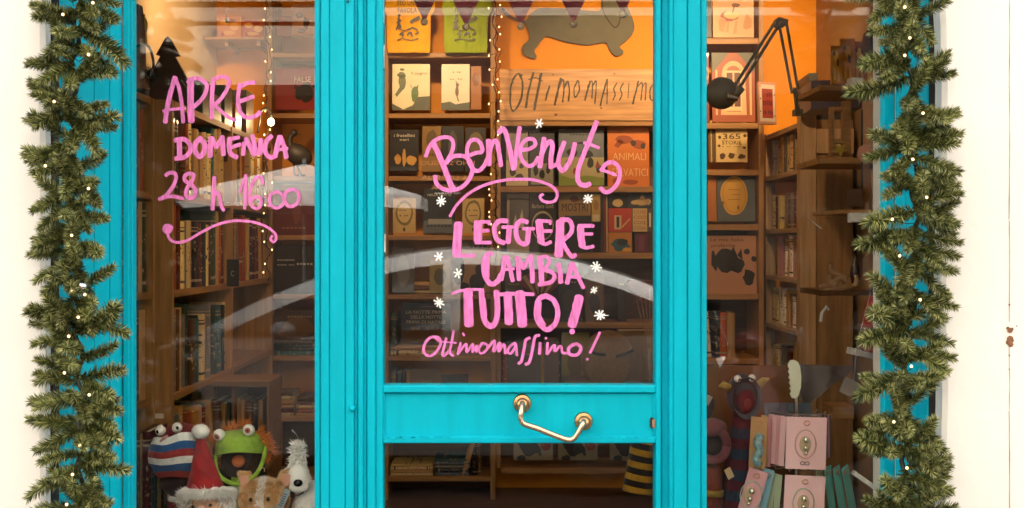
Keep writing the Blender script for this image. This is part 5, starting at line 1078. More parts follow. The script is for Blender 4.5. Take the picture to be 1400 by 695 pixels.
mb.add(vs, [(j*N_+i, j*N_+(i+1) % N_, (j+1)*N_+(i+1) % N_, (j+1)*N_+i) for j in range(len(pr_)-1) for i in range(N_)]+[tuple(range(N_))]); mb.build('draped_cloth', mat('brown_sacking', (.20, .10, .055), .95, var=.5, scale=14, bump=.5, bscale=60), org=P(189, 124, .75), smooth=True, label='brown draped cloth hanging beside the gooseneck at the left edge', cat='cloth')
b = MB(); b.tube([P(196, 20, .8), P(197, 60, .8)], [.006, .012], 8); b.ball(P(197, 36, .8), (.012, .012, .03), 10, 8, bump=.3); b.build('yellow_tassel', mat('yellow_felt', (.55, .36, .05), .9), org=P(197, 60, .8), label='yellow tassel hanging above the gooseneck lamp', cat='tassel')
# wall shelf under the ceiling with boxes, back left
ws = thing('wall_shelf', 'long plank shelf high on the back wall behind the word APRE', 'shelf', P(300, 54, 3.1))
MB().bbox(XL+.01, xp(364), 3.08, BY-.005, zy(55), zy(51.5)).build('plank', PINE, ws)
for x in (306, 350): MB().box(xp(x), xp(x)+.02, 3.12, BY-.005, zy(62), zy(55.3)).build('bracket', PINE, ws)
for k, (a, b_, y, c, lb) in enumerate(((298,330,22,'#c87a2a','orange carton with pale pattern'),(331,362,28,'#b0521c','rust red carton'))): cover(a, y, b_, 51, c, lb+' on the high plank shelf', [('#d8a050', [blob(.3,.3,.2,.15,k), blob(.7,.5,.2,.2,k+3), blob(.45,.8,.3,.1,k+7)]), ('#8f2f14', [blob(.6,.2,.2,.08,k+2), [(.1,.95),(.2,.7),(.3,.95)]])], Y=3.12, lean=0, th=.12, name='carton', cat='box', group='cartons on the high shelf')
b = MB(); b.ball(P(311, 28, 2.2), .013, 12, 8); b.tube([P(308.5, 5, 2.2), P(310, 24, 2.2)], .0015, 5); b.build('hanging_ball', mat('dark_ball', (.05,.05,.045), .4), org=P(311, 30, 2.2), smooth=True, label='small dark ball hanging on a thread in front of the cartons', cat='ornament')
cover(399, 5, 431, 49, '#c08a62', 'tan picture book with dark figures, top right of the left window', [('#5a3020', [blob(.3,.35,.15,.1,2), blob(.6,.6,.12,.2,4,12,.6), blob(.4,.85,.2,.06,5)])])
cover(379, 22, 398, 49, '#8f4a22', 'rust book beside the tan picture book, top of the left window')
# things on top of the left bookcase
for k, (y0, c, h, w, lb) in enumerate(((1.72,'#2d3a34',.17,.10,'dark green box'), (1.86,'#241a18',.13,.16,'black box'), (2.08,'#37443c',.20,.14,'grey green box'), (2.28,'#8f4a20',.14,.12,'rust coloured box'), (2.5,'#4a4038',.24,.16,'grey brown box'))):
    bx = MB(); bx.bbox(-1.60, -1.30, y0, y0+w, TOPZ+.001, TOPZ+h, .003); bx.build('box', paper(c), org=(-1.45, y0+w/2, TOPZ), label=lb+' on top of the left bookcase', cat='box', group='boxes on top of the left bookcase')
# standing bird figure on the shelf under the bulb
bd = thing('bird_figure', 'dark long-legged bird figure standing below the lit bulb', 'figurine', P(405, 240, 3.0)); dkf = mat('bird_bronze', (.035, .025, .018), .5)
b = MB(); b.ball(P(408, 212, 3.0), (.085, .04, .06), 16, 10, M=Matrix.Rotation(.5, 3, 'Y')); b.tube(catmull([Vector(P(x, y, 3.0)) for x, y in ((400,205),(396,195),(398,186),(402,183))], 4), [.03,.026,.022,.02,.018,.016,.015,.014,.014,.015,.016,.016,.016][:13], 10); b.ball(P(402, 182, 3.0), .02, 10, 8); b.build('body', dkf, bd, smooth=True)
b = MB(); b.tube([P(404, 181, 3.0), P(411, 185, 3.0)], [.007, .001], 6); b.build('beak', dkf, bd)
for a_, b_ in (((401, 222), (404, 240)), ((405, 222), (412, 240))): b = MB(); b.tube([P(*a_, 3.0), P(*b_, 3.0), P(b_[0]+4, 240, 2.98)], .007, 6); b.build('leg', dkf, bd)
# black card with a pale letter on the left bookcase
cover(310,355,326,392,'#16181a','small black card with a pale letter C propped on the left bookcase', [], [('C', .5,.52,.2,.3,'#9a958a')], Y=1.9, lean=0, th=.01)
# ================================================================== RIGHT WINDOW
dl = thing('desk_lamp', 'olive metal desk lamp with a jointed arm and round shade in the right window', 'lamp', P(1088, 150, 1.4)); OL = mat('olive_metal', (.17, .15, .09), .45)
LY_ = 1.35
MB().tube([P(1066.5, 32, LY_), P(1008, 125, LY_)], .0065, 8).build('arm_bar', OL, dl); MB().tube([P(1061, 28, LY_+.02), P(1003, 120, LY_+.02)], .0065, 8).build('arm_bar', OL, dl)
MB().tube([P(1065, 32, LY_), P(1083, 128, LY_)], .006, 8).build('arm_bar', OL, dl); MB().tube([P(1075, 30, LY_+.02), P(1091, 122, LY_+.02)], .006, 8).build('arm_bar', OL, dl)
b = MB(); b.prism([sil(x, y, LY_) for x, y in ((1060,27),(1064,24),(1077,28),(1076,34),(1066,40),(1059,34))], LY_-.012, LY_+.03); b.build('joint', OL, dl)
b = MB(); b.tube([P(1066,34,LY_-.02), P(1069,30,LY_-.02)], .007, 8); b.build('joint_bolt', METAL, dl)
b = MB(); b.tube([P(1003,134,LY_-.02), P(1014,120,LY_-.02)], .016, 10); b.build('shade_knuckle', OL, dl)
b = MB(); c = P(987, 127, LY_); M_ = Matrix.Rotation(-.12, 3, 'Z')
pf = [(.002, .036), (.028, .034), (.050, .022), (.062, .002), (.066, -.012)]; vs = []
for r, h in pf+[(r-.003, h-.004) for r, h in reversed(pf)]:
    for k in range(30): a = 2*PI*k/30; v = M_ @ Vector((r*math.cos(a), -h, r*math.sin(a))); vs.append((c[0]+v.x, c[1]+v.y, c[2]+v.z))
nn_ = len(pf)*2; b.add(vs, [(i*30+k, i*30+(k+1) % 30, (i+1)*30+(k+1) % 30, (i+1)*30+k) for i in range(nn_-1) for k in range(30)]); b.build('shade', OL, dl, smooth=True)
b = MB()
for k in range(7): b.lathe([(.006, -.004), (.019-.0012*k, -.002), (.019-.0012*k, .002), (.006, .004)], (P(995+k*2.1, 132.5, LY_-.085)[0], LY_-.085, P(0, 131.5+k*.5, LY_-.085)[2]), 'x', 14)
b.build('shade_cap', mat('chrome_cap', (.7, .66, .6), .15, metal=1), dl, smooth=True)
MB().tube([P(1087, 120, LY_), P(1090, 152, LY_)], .009, 8).build('post', OL, dl); MB().box(P(1086,0,LY_)[0], P(1096,0,LY_)[0], LY_-.02, LY_+.03, P(0,158,LY_)[2], P(0,150,LY_)[2]).build('clamp', OL, dl)
# boxed games and framed print on top of the right bookcase
def obox(pts_top, zt, zb_, m, name, lb, cat, grp=None, art=None):
    mb = MB(); n = len(pts_top); vs = [(x, y, z) for z in (zb_, zt) for x, y in pts_top]
    mb.add(vs, [(i, (i+1) % n, (i+1) % n+n, i+n) for i in range(n)]+[tuple(range(n)), tuple(range(2*n-1, n-1, -1))]); xs = [p[0] for p in pts_top]; ys = [p[1] for p in pts_top]
    return mb.build(name, m, org=(sum(xs)/n, sum(ys)/n, zb_), label=lb, cat=cat, group=grp)
zt = 2.16
pf_ = cover(1036,112,1064,170,'#c8907a','pink and white framed picture book leaning on top of the right bookcase',[('#e0cbb4', rect(.06,.06,.94,.94)), ('#a84a3c', rect(.2,.16,.82,.86)), ('#6e3640', squig(.25,.3,.8,.12,5,2)+squig(.25,.5,.8,.14,5,3)+squig(.25,.72,.8,.12,6,4)), ('#7a2c20', [blob(.1,.1,.03,.02,2), blob(.1,.4,.03,.02,2), blob(.1,.7,.03,.02,2), blob(.9,.3,.03,.02,2), blob(.9,.8,.03,.02,2)])], Y=2.75, lean=.05); pf_.rotation_euler.z = .35
obox([(1.66,2.66),(1.86,2.62),(1.88,2.9),(1.68,2.94)], zt+.21, zt+.002, paper('#1f1c22'), 'game_box', 'black game box on top of the right bookcase, right of the pink frame', 'box', 'boxed games on the right bookcase')
obox([(1.655,2.64),(1.70,2.63),(1.72,2.9),(1.675,2.91)], zt+.26, zt+.212, paper('#3a3a34'), 'game_box', 'narrow grey game box lying on the black game box', 'box', 'boxed games on the right bookcase')
obox([(1.44,1.9),(1.66,1.86),(1.68,2.1),(1.46,2.14)], zt+.10, zt-.03, paper('#2a2030'), 'game_box', 'dark purple game box with a small doll before it, beside the bookcase top', 'box', 'boxed games on the right bookcase')
dlx = thing('doll', 'small wooden peg doll in a dark blue coat on the right bookcase', 'doll', P(1104, 152, 2.5))
b = MB(); b.lathe([(0, 0), (.045, 0), (.04, .05), (.03, .09), (.02, .11)], P(1104, 151, 2.5), 'z', 14); b.build('body', paper('#2b2f52'), dlx, smooth=True); b = MB(); b.ball(P(1103.5, 127, 2.5), .03, 12, 9); b.build('head', mat('peg_wood', (.5,.3,.2), .6), dlx, smooth=True)
# side shelves at the right wall of the window
def wshelf(px0, px1, py, Y, dep, th, m, lb):
    (x0, _, z) = P(px0, py, Y); x1 = P(px1, py, Y)[0]; mb = MB(); mb.bbox(x0, x1, Y, Y+dep, z-th, z, .002); o = mb.build('wall_shelf', m, org=((x0+x1)/2, Y, z-th), label=lb, cat='shelf', group='shelves at the right end of the window'); return o
SHW = wood('honey_shelf', (.40, .20, .07), 'x'); WHT = mat('white_bracket_paint', (.62, .60, .56), .5)
wshelf(1120,1240,117,1.2,.3,.02,SHW,'honey coloured shelf with yellow picture books, uppermost at the right end'); wshelf(1120,1240,216,1.1,.3,.022,SHW,'brown shelf carrying the wooden frame and yellow stars'); wshelf(1146,1240,287,.9,.3,.014,SHW,'thin honey shelf just above the white bracket')
wshelf(1163,1216,291,.55,.03,.031,WHT,'white bracket bar below the thin honey shelf'); wshelf(1164,1180,106,.9,.05,.028,WHT,'white bracket end beside the yellow picture books'); wshelf(1122,1200,397,.9,.25,.02,OAKD,'dark shelf carrying driftwood, beside the garland')
o = wshelf(1160,1215,481,.6,.03,.022,WHT,'white slanted bracket beside the red Santa figure'); o.rotation_euler.y = .22
for k, (a, b_, y, c) in enumerate(((1137,1152,62,'#c98a22'),(1150,1170,52,'#c8781a'),(1166,1186,56,'#a85a18'))): cover(a, y, b_, 115, c, ['ochre','orange','rust'][k]+' picture book on the uppermost shelf at the right end', [('#e0b04a', [blob(.5,.3,.2,.15,k), [(.2,.9),(.3,.5),(.45,.9)], [(.5,.95),(.65,.6),(.8,.95)]]), ('#5a3a1c', [blob(.6,.45,.12,.1,k+3), blob(.3,.2,.1,.06,k)])], Y=1.22+k*.03, group='yellow picture books at the right end')
b = MB(); b.ball(P(1188, 62, 1.15), (.03,.03,.06), 12, 8, bump=.2); b.build('dark_ornament', mat('dark_red_felt', (.12,.03,.02), .9), org=P(1188, 75, 1.15), smooth=True, label='dark hanging ornament half behind the garland, top right', cat='ornament')
fr = thing('photo_stand', 'empty honey coloured wooden frame standing on the brown shelf', 'frame', P(1152, 214, 1.2))
for x0, x1, y0, y1 in ((1136,1141,146,214),(1153,1164,138,214),(1141.2,1152.8,146,152),(1141.2,1152.8,190,196)): MB().bbox(P(x0,0,1.2)[0], P(x1,0,1.2)[0], 1.2, 1.23, P(0,y1,1.2)[2], P(0,y0,1.2)[2], .002).build('frame_bar', SHW, fr)
b = MB()
for cx_, cy_, r_ in ((1149,205,12),): b.prism([sil(cx_+r_*(1 if i % 2 == 0 else .4)*math.cos(PI*i/5+.3), cy_+r_*.8*(1 if i % 2 == 0 else .4)*math.sin(PI*i/5+.3), 1.15) for i in range(10)], 1.15, 1.165)
b.build('star', mat('yellow_star', (.42,.30,.04), .8), org=P(1149, 214, 1.15), label='dull yellow star at the foot of the wooden frame', cat='ornament')
b = MB(); b.ball(P(1184, 210, .6), (.030,.03,.030), 16, 11, bump=.1); b.build('pink_pompom', fabric('salmon_felt', (.44,.18,.11)), org=P(1184, 224, .6), smooth=True, label='salmon pink felt ball beside the right garland', cat='ornament')
b = MB(); b.tube([P(1178.5, 150, .9), P(1178.8, 262, .9)], .003, 6); b.build('electric_cable', DARK, org=P(1179, 262, .9), label='dark cord hanging past the shelf ends at the right', cat='cord')
cover(1159,258,1180,283,'#5d4238','small brown card on the thin honey shelf', Y=1.0, th=.004, name='card', cat='card'); cover(1193,232,1208,289,'#a5764a','tan wooden panel behind the white bracket bar', Y=.85, th=.01, name='plank_offcut', cat='plank')
# driftwood fingers
dw = thing('driftwood', 'pile of pale driftwood pieces on the dark shelf at the right', 'driftwood', P(1140, 396, .9)); DW = mat('driftwood', (.34, .19, .09), .85, var=.3, scale=20, bump=.4)
for pts_, r_ in ((((1136,360),(1137,371),(1148,376),(1160,380)),.011),(((1120,393),(1130,391),(1142,392)),.012),(((1132,376),(1134,384),(1146,388)),.012),(((1140,386),(1150,380),(1156,386)),.013),(((1168,392),(1171,384),(1170,376)),.011),(((1126,398),(1140,396),(1160,394)),.012)): 
    b = MB(); b.tube(catmull([Vector(P(x, y, .92)) for x, y in pts_], 4), r_*.8, 9); b.build('branch', DW, dw, smooth=True)
b = MB(); b.tube([P(1122,440,1.0), P(1124,428,1.0), P(1130,419,1.0), P(1133,424,1.0)], .006, 8); b.build('white_hook', WHT, org=P(1122,440,1.0), label='white hook hanging in the dark right of the bookcase end panel', cat='hook')
b = MB(); b.tube([P(1105,298,.9), P(1112,304,.9), P(1123,313,.9)], [.001,.0022,.003], 6); b.build('small_feather', WHT, org=P(1112,305,.9), label='thin white feather in front of the bookcase end panel', cat='feather')
# red Santa soldier figure
sn = thing('santa_figure', 'red Santa figure with black belt, partly behind the right garland', 'figurine', P(1198, 485, .5)); RF = mat('red_lacquer', (.36,.015,.012), .4)
b = MB(); b.lathe([(0,-.01),(.050,0),(.052,.06),(.046,.12),(.036,.16),(.02,.18)], P(1200, 480, .5), 'z', 20); b.build('coat', RF, sn, smooth=True)
b = MB(); b.lathe([(.053,-.0),(.054,.004),(.054,.022),(.053,.026)], P(1200, 459, .5), 'z', 20); bel = b.build('belt', mat('black_leather', (.02,.02,.03), .4), sn, smooth=True)
b = MB(); b.box(P(1180,0,.46)[0], P(1184,0,.46)[0], .452, .46, P(0,458,.46)[2], P(0,446,.46)[2]); b.build('buckle', BRASSL, bel)
b = MB(); b.ball(P(1199, 398, .5), (.022,.022,.03), 12, 8); b.build('head', mat('santa_dark_face', (.10,.03,.02), .6), sn, smooth=True)
b = MB(); b.lathe([(0,0),(.012,0),(.018,.03),(.016,.06),(.006,.09),(.005,.12)], P(1169, 388, .95), 'z', 12); b.build('dark_bottle', mat('dark_bottle_glass', (.035,.01,.01), .2), org=P(1169, 388, .95), smooth=True, label='dark red bottle standing behind the driftwood', cat='bottle')
# --- blue monster puppet and pink puppet
PB = fabric('blue_grey_fleece', (.035, .065, .085)); PM = fabric('maroon_inner', (.10, .012, .02)); PY_ = fabric('mustard_fleece', (.30, .20, .03))
TY = .42; K = (TY-CAMY)/F
bm_ = thing('hand_puppet', 'blue hand puppet with open maroon mouth and red and blue striped body', 'puppet', tuple(q3(1020, 712)))
vs = []; mb = MB(); NS = 30
for j in range(9):
    v = j/8; 
    for i in range(NS): a = 2*PI*i/NS; R_ = 20-4.5*v; rz = 29-12*v; vs.append(q3(1019+math.cos(a)*R_, 543+(math.sin(a))*rz+3*v, .03-.055*math.sin(PI*(.5+v*.5))-.0+.03*v))
mb.add(vs, [(j*NS+i, j*NS+(i+1) % NS, (j+1)*NS+(i+1) % NS, (j+1)*NS+i) for j in range(8) for i in range(NS)]); mb.ball(q3(1019, 543, .045), (21*K, .05, 30*K), 20, 12); mb.build('head', PB, bm_, smooth=True)
b = MB(); b.ball(q3(1020, 548, .005), (13*K, .014, 17*K), 16, 10); b.build('mouth', PM, bm_, smooth=True)
b = MB(); b.ball(q3(1021, 552, -.012), (5*K, .008, 8*K), 12, 8); b.build('tongue', fabric('dull_red_felt', (.18,.03,.03)), bm_, smooth=True)
for x, ix in ((1007.5, 1008.5), (1027, 1026)): eye(bm_, x, 517.5-(x > 1010), 5, -.01, ix, 518, 2.2, mat('orange_iris', (.45,.12,.02), .3))
for pts_ in (((1000,533),(990,527),(985,530)), ((1038,530),(1047,521),(1054,519))): b = MB(); b.tube([q3(*p, .02) for p in pts_], [6*K, 5*K, 2*K], 8); b.build('ear', PY_, bm_, smooth=True)
for k in range(10):
    y0 = 572+k*14; w0 = 15+k*1.6; b = MB(); b.tube([q3(1019-k*.6, y0, .03), q3(1019-k*.6-.3, y0+13.8, .03)], [w0*K, (w0+1.5)*K], 18, caps=False); b.build('body_stripe', fabric('dull_maroon_knit', (.085,.01,.02)) if k % 2 == 0 else fabric('navy_knit', (.018,.035,.065)), bm_, smooth=True)
b = MB(); b.tube([q3(1019, 566, .04), q3(1012, 712, .04)], [13*K, 28*K], 12); b.build('lining', FDK, bm_, smooth=True)
pk = thing('hand_puppet', 'pink hand puppet with round open mouth at the left edge of the right window', 'puppet', tuple(q3(972, 712))); PF = fabric('dusty_pink_fleece', (.16, .045, .05))
ring = [q3(973+19*math.cos(2*PI*i/20), 607+21*math.sin(2*PI*i/20), -.02) for i in range(21)]
b = MB(); b.tube(ring, 6.5*K, 12); b.ball(q3(974, 585, .0), (20*K, .04, 13*K), 16, 10); b.build('head', PF, pk, smooth=True); b = MB(); b.ball(q3(973, 608, .0), (16*K, .015, 17*K), 14, 8); b.build('mouth', FDK, pk, smooth=True)
b = MB(); b.tube([q3(968, 640, .02), q3(966, 720, .02)], [19*K, 26*K], 14); b.build('sleeve', fabric('orange_red_knit', (.16,.03,.012)), pk, smooth=True); b = MB(); b.tube([q3(968, 668, .015), q3(967, 676, .015)], [22.5*K, 23.5*K], 14); b.build('sleeve_stripe', PY_, pk, smooth=True)
b = MB(); b.ball(q3(966, 557, .03), (14*K, .03, 17*K), 12, 8, bump=.3); b.build('dark_hair', FDK, pk, smooth=True)
def card3(c, w, h, roll, yaw, m, name, par=None, th=.0012, **kw):
    M_ = Matrix.Rotation(yaw, 3, 'Z') @ Matrix.Rotation(roll, 3, 'Y'); b = MB(); b.box(-w/2, w/2, -th/2, th/2, -h, 0, M=M_); b.v = [(v[0]+c[0], v[1]+c[1], v[2]+c[2]) for v in b.v]
    return b.build(name, m, par, **kw)
card3(q3(989, 636, -.05), .022, .034, -.45, .2, paper('#cbb287'), 'swing_tag', pk); card3(q3(969, 540, -.02), .02, .03, .5, .1, paper('#9a8a78'), 'swing_tag', pk)
# bee striped sock behind the door
bs = thing('striped_sock', 'yellow and black striped sock hanging behind the lower door pane', 'sock', P(875, 605, .9)); sY, sB = fabric('bee_yellow', (.42,.22,.012)), fabric('bee_black', (.018,.012,.010))
for k in range(10):
    t0, t1 = k/9.4, (k+1)/9.4; y0, y1 = 588+80*t0, 588+80*t1; cx0, cx1 = 881-9*t0, 881-9*t1; w0, w1 = 15+5*t0, 15+5*t1; mb = MB(); vs = []
    for (y, cx, w) in ((y0, cx0, w0), ((y0+y1)/2, (cx0+cx1)/2, (w0+w1)/2+.4), (y1, cx1, w1)):
        for i in range(20): a = 2*PI*i/20; c = P(cx+math.cos(a)*w, y+math.cos(a)*3.5, .9); vs.append((c[0], .9-math.sin(a)*.035, c[2]))
    mb.add(vs, [(j*20+i, j*20+(i+1) % 20, (j+1)*20+(i+1) % 20, (j+1)*20+i) for j in range(2) for i in range(20)]+([tuple(range(40,60))] if k == 9 else [])); mb.build('stripe', sB if k % 2 == 0 else sY, bs, smooth=True)
# low table, round cushion face, vase in the door's lower right
tb = thing('table', 'low brown display table behind the right half of the door', 'table', P(850, 640, 2.3)); MB().bbox(P(776,0,2.2)[0], P(1000,0,2.2)[0], 2.2, 2.75, P(0,533,2.2)[2]-.03, P(0,533,2.2)[2]).build('tabletop', OAKD, tb)
for x in (925, 985):
    for y in (2.22, 2.7): MB().box(P(x,0,2.2)[0]-.02, P(x,0,2.2)[0]+.02, y, y+.04, FLOOR, P(0,533,2.2)[2]-.031).build('leg', OAKD, tb)
cu = thing('face_cushion', 'round brown cushion with frowning eyebrows below the pink lettering', 'cushion', P(830, 532, 2.3)); b = MB(); b.ball(P(831, 492, 2.4), (.135, .06, .15), 22, 14); b.build('body', fabric('tan_felt', (.24,.13,.05)), cu, smooth=True)
for pts_ in (((806,478),(815,484),(828,485)), ((842,487),(856,484),(866,479))): b = MB(); b.tube(catmull([Vector(P(x, y, 2.335)) for x, y in pts_], 4), .008, 8); b.build('eyebrow', DARK, cu, smooth=True)
cover(846,452,900,531,'#77592e','brown carton right of the frowning cushion', Y=2.55, th=.1, name='carton', cat='box', lean=0)
vz = thing('glass_vase', 'glass vase with dried stems at the right edge of the door pane', 'vase', P(893, 531, 2.25)); b = MB(); b.lathe([(.03,0),(.04,.02),(.035,.12),(.045,.2)], P(888, 531, 2.25), 'z', 16); b.build('glass', FILM, vz, smooth=True)
for k in range(7): b = MB(); x1 = 870+k*6; b.tube([P(888, 525, 2.25), P(886+k, 470, 2.25), P(x1, 395+abs(k-3)*5, 2.25)], .003, 5); b.build('stem', DW, vz)
b = MB(); b.prism([sil(x, y, 2.6) for x, y in ((858,388),(862,383),(893,384),(893,420),(878,412),(866,402))], 2.6, 2.68); b.build('red_bowl', mat('red_bowl_glaze', (.16,.02,.012), .3), org=P(876, 420, 2.6), label='dark red bowl shape right of the exclamation mark', cat='bowl')
fan = thing('paper_fan', 'brown striped paper fan behind the word CAMBIA', 'fan', P(740, 415, 3.05))
for k in range(9):
    a = -.75+k*.19; b = MB(); c = Vector(P(738, 412, 3.05)); d = Vector((math.sin(a), 0, math.cos(a))); s_ = Vector((d.z, 0, -d.x)); b.add([c+s_*.004, c-s_*.004, c+d*.17-s_*.013, c+d*.17+s_*.013]+[p+Vector((0,.006,0)) for p in (c+s_*.004, c-s_*.004, c+d*.17-s_*.013, c+d*.17+s_*.013)], [(0,1,2,3),(4,7,6,5),(0,4,5,1),(1,5,6,2),(2,6,7,3),(3,7,4,0)]); b.build('slat', paper('#7a3a22' if k % 2 == 0 else '#b08a5c'), fan)
for k, (a, b_, y, c) in enumerate(((690,716,372,'#54452e'),(762,796,368,'#2c211a'),(800,826,376,'#6a4a30'),(845,856,372,'#3a2a1e'))): cover(a, y, b_, 440, c, ['dull olive','black','brown','dark brown'][k]+' book on the shelf behind the TUTTO lettering', [('#8a7450', squig(.2,.25,.8,.04,5,k)), ('#3d2c20', blob(.5,.6,.3,.2,k))], group='books behind the TUTTO lettering')
for k, (a, b_, y, c) in enumerate(((694,740,468,'#4a3a22'),(744,764,462,'#5c3a20'),(560,600,505,'#6a5230'),(604,640,512,'#33261c'))): cover(a, y, b_, 534 if k < 2 else 568, c, ['dark olive','rust brown','tan','black'][k]+' book on the shelf just above the door rail', [('#7a6238', squig(.2,.25,.8,.04,5,k+9))], group='books just above the door rail')
# ================================================================== revolving card rack
TY = .32; K = (TY-CAMY)/F
rk = thing('card_rack', 'revolving metal card rack holding pink and turquoise pendant cards', 'card rack', tuple(q3(1095, 790)))
MB().tube([q3(1095, 545, .05), q3(1095, 790, .05)], .005, 8).build('pole', METAL, rk); MB().tube([q3(1088, 548, .0), q3(1088, 566, .0)], .0022, 6).build('sign_stick', BRASS, rk)
for yy in (570, 642):
    for a in range(12): q = 2*PI*a/12; c = q3(1095, yy, .05); e = c+Vector((math.cos(q)*.085, math.sin(q)*.085, 0)); MB().tube([c, e, e+Vector((math.cos(q)*.006, math.sin(q)*.006, .008))], .0012, 5).build('hook', METAL, rk)
b = MB(); pts_ = [(1078,497),(1081,493),(1086,492.5),(1091,495),(1094,502),(1095.5,515),(1095,530),(1092,541),(1088,545),(1083,544.5)]
ser = [(1083-((i % 2)*2.2)+.0-(i*.33), 543-i*3.8) for i in range(1, 12)]
b.prism([sil(x, y, TY-.02) for x, y in pts_+ser], TY-.02, TY-.012); b.build('shell_sign', mat('ivory_card', (.62,.60,.45), .7), rk)
PKC = paper('#ecc0c2'); PKD = paper('#dca0a6'); TQ = paper('#5fa9a2'); BLU = paper('#7fb0c4'); SAG = paper('#a9b89a'); KR = paper('#b98d5a'); GRY = paper('#5a6672')
GP = 'pendant cards hanging on the revolving rack'
def pcard(x, y, w, h, roll, dy, m, lb, yaw=0, bead=(.72,.66,.5), pend=True, ring_=(.35,.5,.38)):
    t = thing('pendant_card', lb, 'card', tuple(q3(x, y, dy)), GP); c = q3(x, y, dy)
    card3(c, w*K, h*K, roll, yaw, m, 'card', t)
    M_ = Matrix.Rotation(yaw, 3, 'Z') @ Matrix.Rotation(roll, 3, 'Y')
    def L(u, v, o_): return c+M_ @ Vector((u*K, -o_, -v*K))
    b = MB() if pend or w > 13 else None
    if b: b.tube([L(4*math.cos(i*PI/5), 8+3.2*math.sin(i*PI/5), .0025) for i in range(10)], .0016, 6); b.build('eyelet', BRASS, t, smooth=True)
    if pend:
        b = MB(); pp_ = [L(-1+14*math.cos(i*PI/12), 36+19*math.sin(i*PI/12), .002) for i in range(25)]; b.tube(pp_, .0021, 6); b.build('lace_ring', mat('lace_%s' % str(ring_[0]), ring_, .6, metal=.3), t, smooth=True)
        b = MB(); b.ball(L(-1, 37, -.001), (10*K, .003, 14*K), 16, 8); md = b.build('medallion', paper('#b9a183'), t, smooth=True)
        b = MB(); kk = L(-1, 62, .0012)
        for e_ in (-3, 3): b.tube([kk+M_ @ Vector(((e_+3.2*math.cos(i*PI/5))*K, 0, 2.2*K*math.sin(i*PI/5))) for i in range(11)], .0009, 5)
        b.build('clasp_print', DARK, t, kind='stuff')
        for v, r in ((30, 4.6), (41, 3.6), (48, 2.6)): b = MB(); b.ball(L(-1, v, .006), r*K, 12, 8); b.build('bead', mat('gold_bead', bead, .2, metal=.8), md, smooth=True)
    return t
pcard(1095, 566, 54, 70, .03, -.06, PKC, 'pale pink card with a gold pendant, front of the upper tier', ring_=(.62,.38,.34)); pcard(1091, 643, 54, 72, .05, -.075, PKC, 'pale pink card with a green-ringed pendant, front of the lower tier', ring_=(.36,.45,.32))
for k in range(4): pcard(1068-k*3.2, 567+k*.6, 9, 68, .07-k*.015, -.03+k*.02, PKD if k % 2 else PKC, '%s pink card edge left of the front upper card' % ORD[k], yaw=-.9, pend=False)
for k in range(3): pcard(1062-k*4, 646, 9, 76, .10+k*.06, -.03+k*.02, SAG, '%s sage green card edge left of the front lower card' % ORD[k], yaw=-.8, pend=False)
pcard(1043, 638, 16, 80, .34, -.0, BLU, 'light blue card fanned out at the lower left of the rack', yaw=-.5, pend=False); pcard(1050, 640, 14, 80, .22, -.02, BLU, 'light blue card fanned beside the sage green ones', yaw=-.6, pend=False)
pcard(1034, 640, 26, 76, .26, -.03, PKD, 'pink card fanned out at the far lower left with a small medallion', yaw=-.4)
pcard(1036, 569, 22, 70, .05, -.02, KR, 'kraft brown card with a blue figure at the upper left of the rack', yaw=-.35, pend=False); pcard(1045, 568, 9, 68, .0, .0, KR, 'second kraft brown card behind the one with the blue figure', yaw=-.7, pend=False); pcard(1051, 572, 10, 68, .0, .02, PKD, 'narrow pink card behind the kraft cards', yaw=-.8, pend=False)
b = MB(); b.tube(catmull([q3(*p, -.045) for p in ((1036,590),(1030,600),(1034,612),(1028,624),(1034,632))], 4), [.009,.011,.012,.011,.012,.013,.013,.012,.011,.012,.012,.011,.01,.012,.013,.012,.01][:17], 10); b.build('figure_pendant', mat('aqua_figure', (.22,.36,.38), .4, var=.6, scale=90), bpy.data.objects['pendant_card.%03d' % 12] if 'pendant_card.012' in bpy.data.objects else rk, smooth=True)
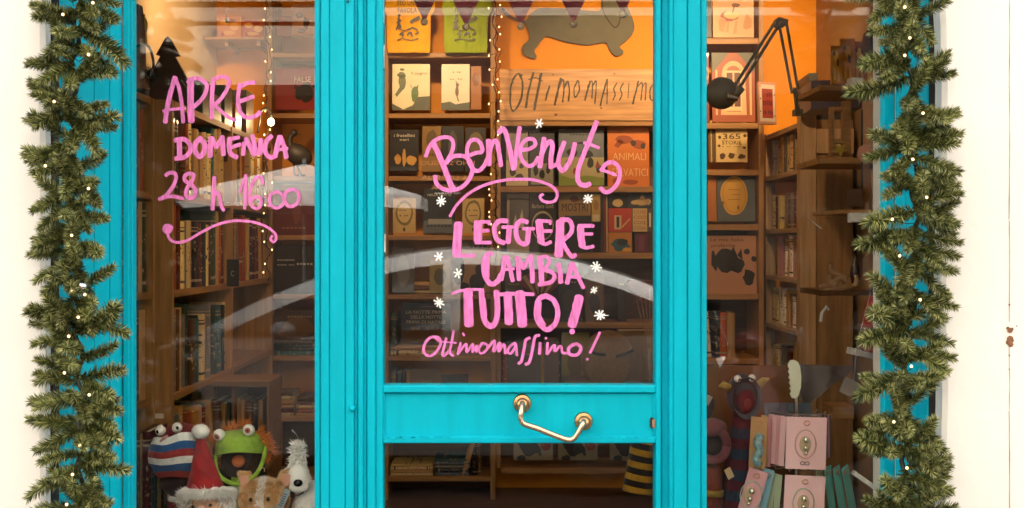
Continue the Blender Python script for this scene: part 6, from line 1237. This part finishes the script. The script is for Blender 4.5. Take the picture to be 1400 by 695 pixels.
for k in range(5): pcard(1122+k*4.6, 565+k*1.5, 9, 62-k, -.02-k*.01, -.02+k*.015, (GRY, KR, GRY, PKD, GRY)[k], '%s dark card edge right of the front upper card' % ORD[k], yaw=.95, pend=False)
for k, m in enumerate((SAG, TQ, TQ, TQ)): pcard(1117+k*13, 636+k*1.0, 16, 80, -.10-k*.07, -.02+k*.01, m, ['sage', 'first turquoise', 'second turquoise', 'third turquoise'][k]+' card fanned out at the lower right of the rack', yaw=.65, pend=False)
for k in range(6): pcard(1062+k*11, 558, 12, 30, 0, .10, GRY, '%s slate blue card at the back of the upper tier' % ORD[k], pend=False, yaw=.2)
# cellophane bag with zigzag edge behind the rack
b = MB(); top = [(1096,497)]+[(1096+k*2.5, 498.5+(k % 2)*2.2+k*.05) for k in range(1, 29)]; b.prism([sil(x, y, .5) for x, y in top+[(1164,508),(1140,525),(1118,545),(1096,562),(1092,545)]], .5, .506); bg = b.build('cellophane_bag', FILM, org=P(1130, 560, .5), label='clear zigzag-edged cellophane cone behind the card rack', cat='bag')
b = MB(); b.prism([sil(x, y, .52) for x, y in ((1090,498),(1166,501),(1158,512),(1128,533),(1100,556),(1095,540))], .515, .53); b.build('grey_wrapper', mat('mauve_paper', (.13,.095,.09), .5, var=.3, scale=12), org=P(1130, 560, .52), label='mauve grey paper cone inside the cellophane', cat='paper cone')
card3(Vector(P(1166, 520, .45)), .058, .052, .45, .2, paper('#8f857c'), 'price_card', org=P(1166, 545, .45), label='spotted grey card hanging beside the right garland', cat='card')
b = MB(); b.tube([P(1167, 521, .45), P(1172, 470, .46), P(1190, 400, .47)], .0009, 5); b.build('hanging_thread', mat('pale_thread', (.5, .4, .36), .6), org=P(1172, 470, .46), label='thin thread holding the spotted grey card by the garland', cat='thread')
wshelf(1138,1168,556,.7,.1,.045,SHW,'yellowish wooden block behind the right of the card rack'); o = wshelf(1160,1225,662,.3,.02,.014,WHT,'white slanting rail at the lower right of the window'); o.rotation_euler.y = .62
cover(965,500,1092,690,'#6a4018','plain wooden board behind the blue puppet in the right window', Y=.66, lean=0, th=.012, name='wood_board', cat='board')
